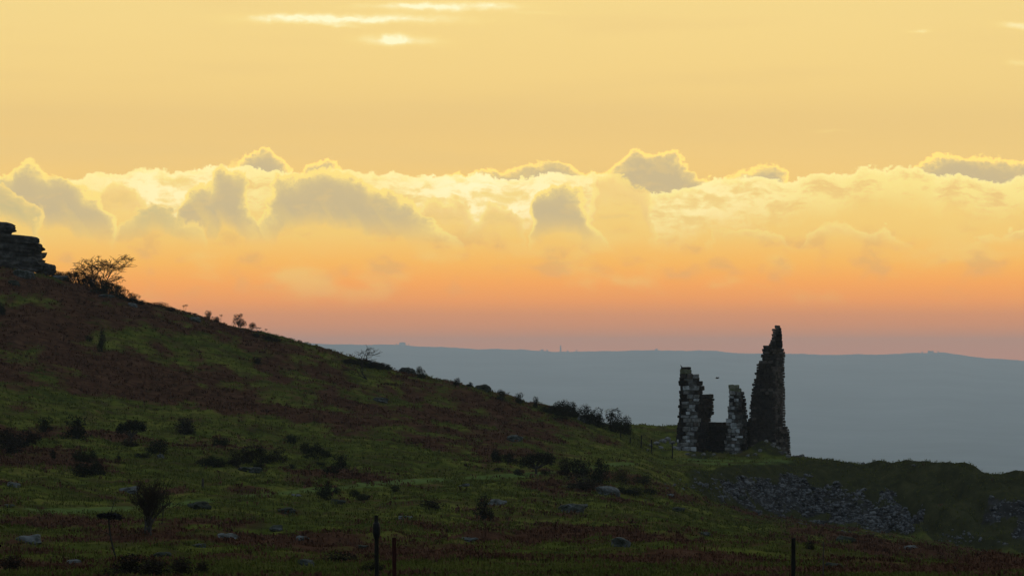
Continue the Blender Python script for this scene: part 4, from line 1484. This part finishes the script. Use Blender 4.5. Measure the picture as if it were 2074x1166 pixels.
for k_, (lb_, L_) in enumerate(spots.items()):
    for a in L_:
        o = boulder(*a, lb_, name='fallen_stone', group=lb_.replace('fallen block', 'fallen blocks').replace('small stone', 'small stones'), data=rs.choice(FALL))
        o['category'] = 'stone'


# ------------------------------------------------------------------ birds
def bird(px, py, d, size, label, flying, heading):
    loc = Vector(((px - W / 2) / FPX * d, d, z_at(py, d)))
    o = empty('crow', loc, heading)
    tag(o, label, 'bird')
    bm = bmesh.new()
    prof = [(-.62, .012, -.01), (-.42, .05, 0), (-.25, .10, 0), (0, .15, 0), (.22, .13, .02), (.36, .085, .06), (.46, .085, .09), (.54, .06, .09), (.60, .025, .08), (.70, .004, .07)]
    rg_ = []
    for x, r_, dz_ in prof:
        rg_.append([bm.verts.new((x * size, math.cos(j * math.pi / 4) * r_ * size, (math.sin(j * math.pi / 4) * r_ + dz_) * size)) for j in range(8)])
    for a, b in zip(rg_, rg_[1:]):
        for j in range(8): bm.faces.new((a[j], a[(j + 1) % 8], b[(j + 1) % 8], b[j]))
    bm.faces.new(rg_[0]); bm.faces.new(rg_[-1])
    tilt_ = 0 if flying else -.75
    m__ = bpy.data.meshes.new('body')
    bm.to_mesh(m__); bm.free()
    m__.materials.append(M['feather'])
    q = link('body', m__, o)
    q.rotation_euler = (0, tilt_, 0)
    for s_ in (-1, 1):
        if flying:
            pw = [(.28, .08, .05), (.32, .45, .22), (.20, .95, .30), (-.05, 1.0, .28), (-.18, .5, .18), (-.22, .08, .05)]
        else:
            pw = [(.22, .15, .06), (.05, .18, .04), (-.35, .12, -.02), (-.60, .05, -.03), (-.3, .14, -.08), (.1, .17, -.07)]
        top_ = [(x * size, y * s_ * size, z * size + .015 * size) for x, y, z in pw]
        bot_ = [(x * size, y * s_ * size, z * size - .015 * size) for x, y, z in pw]
        n = len(pw)
        w_ = link('wing', mesh_from('wing', top_ + bot_, [tuple(range(n)), tuple(range(2 * n - 1, n - 1, -1))] + [(i, (i + 1) % n, n + (i + 1) % n, n + i) for i in range(n)], M['feather']), o)
        w_.rotation_euler = (0, tilt_, 0)
        if not flying:
            link('leg', tubes('leg', [((.02 * size, .05 * s_ * size, -.36 * size), (.0, .06 * s_ * size, -.05 * size), .012, .012)], M['feather'], 4), o)


bird(1452.5, 765.5, 424.0, .38, 'dark bird in flight between the ruin\'s piers and its tall wall', True, R(15))
bird(1381, 743.2, RD + .9, .42, 'dark bird perched on the top stone of the pale quoined pier', False, R(160))

# ------------------------------------------------------------------ far landmarks on the ridge
d_ = 30000.0
def far_pt(px): return Vector(((px - W / 2) / FPX * d_, d_, far_z(px)))
l_ = far_pt(1135.5)
o = empty('far_chimney', l_)
tag(o, 'faint tall chimney stack on the far hazy ridge', 'chimney')
bm = bmesh.new()
rg = []
for zz, r_ in ((-3, 8), (3, 7.6), (3.2, 6.0), (42, 4.2), (42.3, 5.1), (45, 5.0)):
    rg.append([bm.verts.new((math.cos(j * math.pi / 5) * r_, math.sin(j * math.pi / 5) * r_, zz)) for j in range(10)])
for a, b in zip(rg, rg[1:]):
    for j in range(10): bm.faces.new((a[j], a[(j + 1) % 10], b[(j + 1) % 10], b[j]))
bm.faces.new(rg[-1])
m_ = bpy.data.meshes.new('stack'); bm.to_mesh(m_); bm.free(); m_.materials.append(M['far_wall'])
link('stack', m_, o)


def far_house(px, w, h, label):
    l_ = far_pt(px)
    o = empty('far_house', l_)
    tag(o, label, 'building')
    dp = 9.0
    ev = h * .55
    b_ = [(-w / 2, 0, -2), (w / 2, 0, -2), (w / 2, dp, -2), (-w / 2, dp, -2), (-w / 2, 0, ev), (w / 2, 0, ev), (w / 2, dp, ev), (-w / 2, dp, ev)]
    link('wall', mesh_from('wall', b_, [(0, 1, 5, 4), (1, 2, 6, 5), (2, 3, 7, 6), (3, 0, 4, 7)], M['far_wall']), o)
    rf = [(-w / 2 - .5, -.5, ev), (w / 2 + .5, -.5, ev), (w / 2 + .5, dp + .5, ev), (-w / 2 - .5, dp + .5, ev), (-w / 2 + 2, dp / 2, h), (w / 2 - 2, dp / 2, h)]
    link('roof', mesh_from('roof', rf, [(0, 1, 5, 4), (2, 3, 4, 5), (1, 2, 5), (3, 0, 4)], M['dark_stone']), o)


far_house(815, 46, 19, 'faint farm building on the far ridge beyond the bare tree')
far_house(1885, 44, 14, 'faint low building on the far ridge beyond the spoil tip')
FT = [gorse_shape(390 + s, M['gorse'], 500, .16) for s in range(2)]
for px, w in ((1098, 12), (1108, 9), (1150, 9), (1168, 7), (803, 4), (828, 4), (1330, 10), (1900, 9), (1868, 8)):
    fo, stm = random.choice(FT)
    o = empty('far_tree', far_pt(px) - Vector((0, 0, 1)), random.random() * 6, (w * 2.6, w * 2.6, 15))
    link('crown', fo, o)
    link('trunk', stm, o)
    tag(o, 'faint round tree on the skyline of the far hazy ridge', 'tree', 'trees on the far ridge')

# ------------------------------------------------------------------ the hazy evening air
zlo, zhi = float(FZ.min()) - 1.0, max(float(FZ.max()) + 24.0, float(Z.max()) + 7.0)
x0_, x1_, y0_, y1_ = float(FX.min()) - 10, float(FX.max()) + 10, -200.0, 30650.0
hv = [(x, y, z) for z in (zlo, zhi) for x, y in ((x0_, y0_), (x1_, y0_), (x1_, y1_), (x0_, y1_))]
mh = bpy.data.materials.new('haze')
mh.use_nodes = True
mh.node_tree.nodes.clear()
pvn = mh.node_tree.nodes.new('ShaderNodeVolumePrincipled')
pvn.inputs['Color'].default_value = (.76, .88, 1.0, 1)
pvn.inputs['Density'].default_value = 5.2e-5
pvn.inputs['Anisotropy'].default_value = 0.15
mo = mh.node_tree.nodes.new('ShaderNodeOutputMaterial')
mh.node_tree.links.new(pvn.outputs[0], mo.inputs['Volume'])
hz = link('haze', mesh_from('haze', hv, [(0, 3, 2, 1), (4, 5, 6, 7), (0, 1, 5, 4), (1, 2, 6, 5), (2, 3, 7, 6), (3, 0, 4, 7)]), None, mh)
tag(hz, 'blue-grey evening haze lying over the valley', 'haze', kind='stuff')
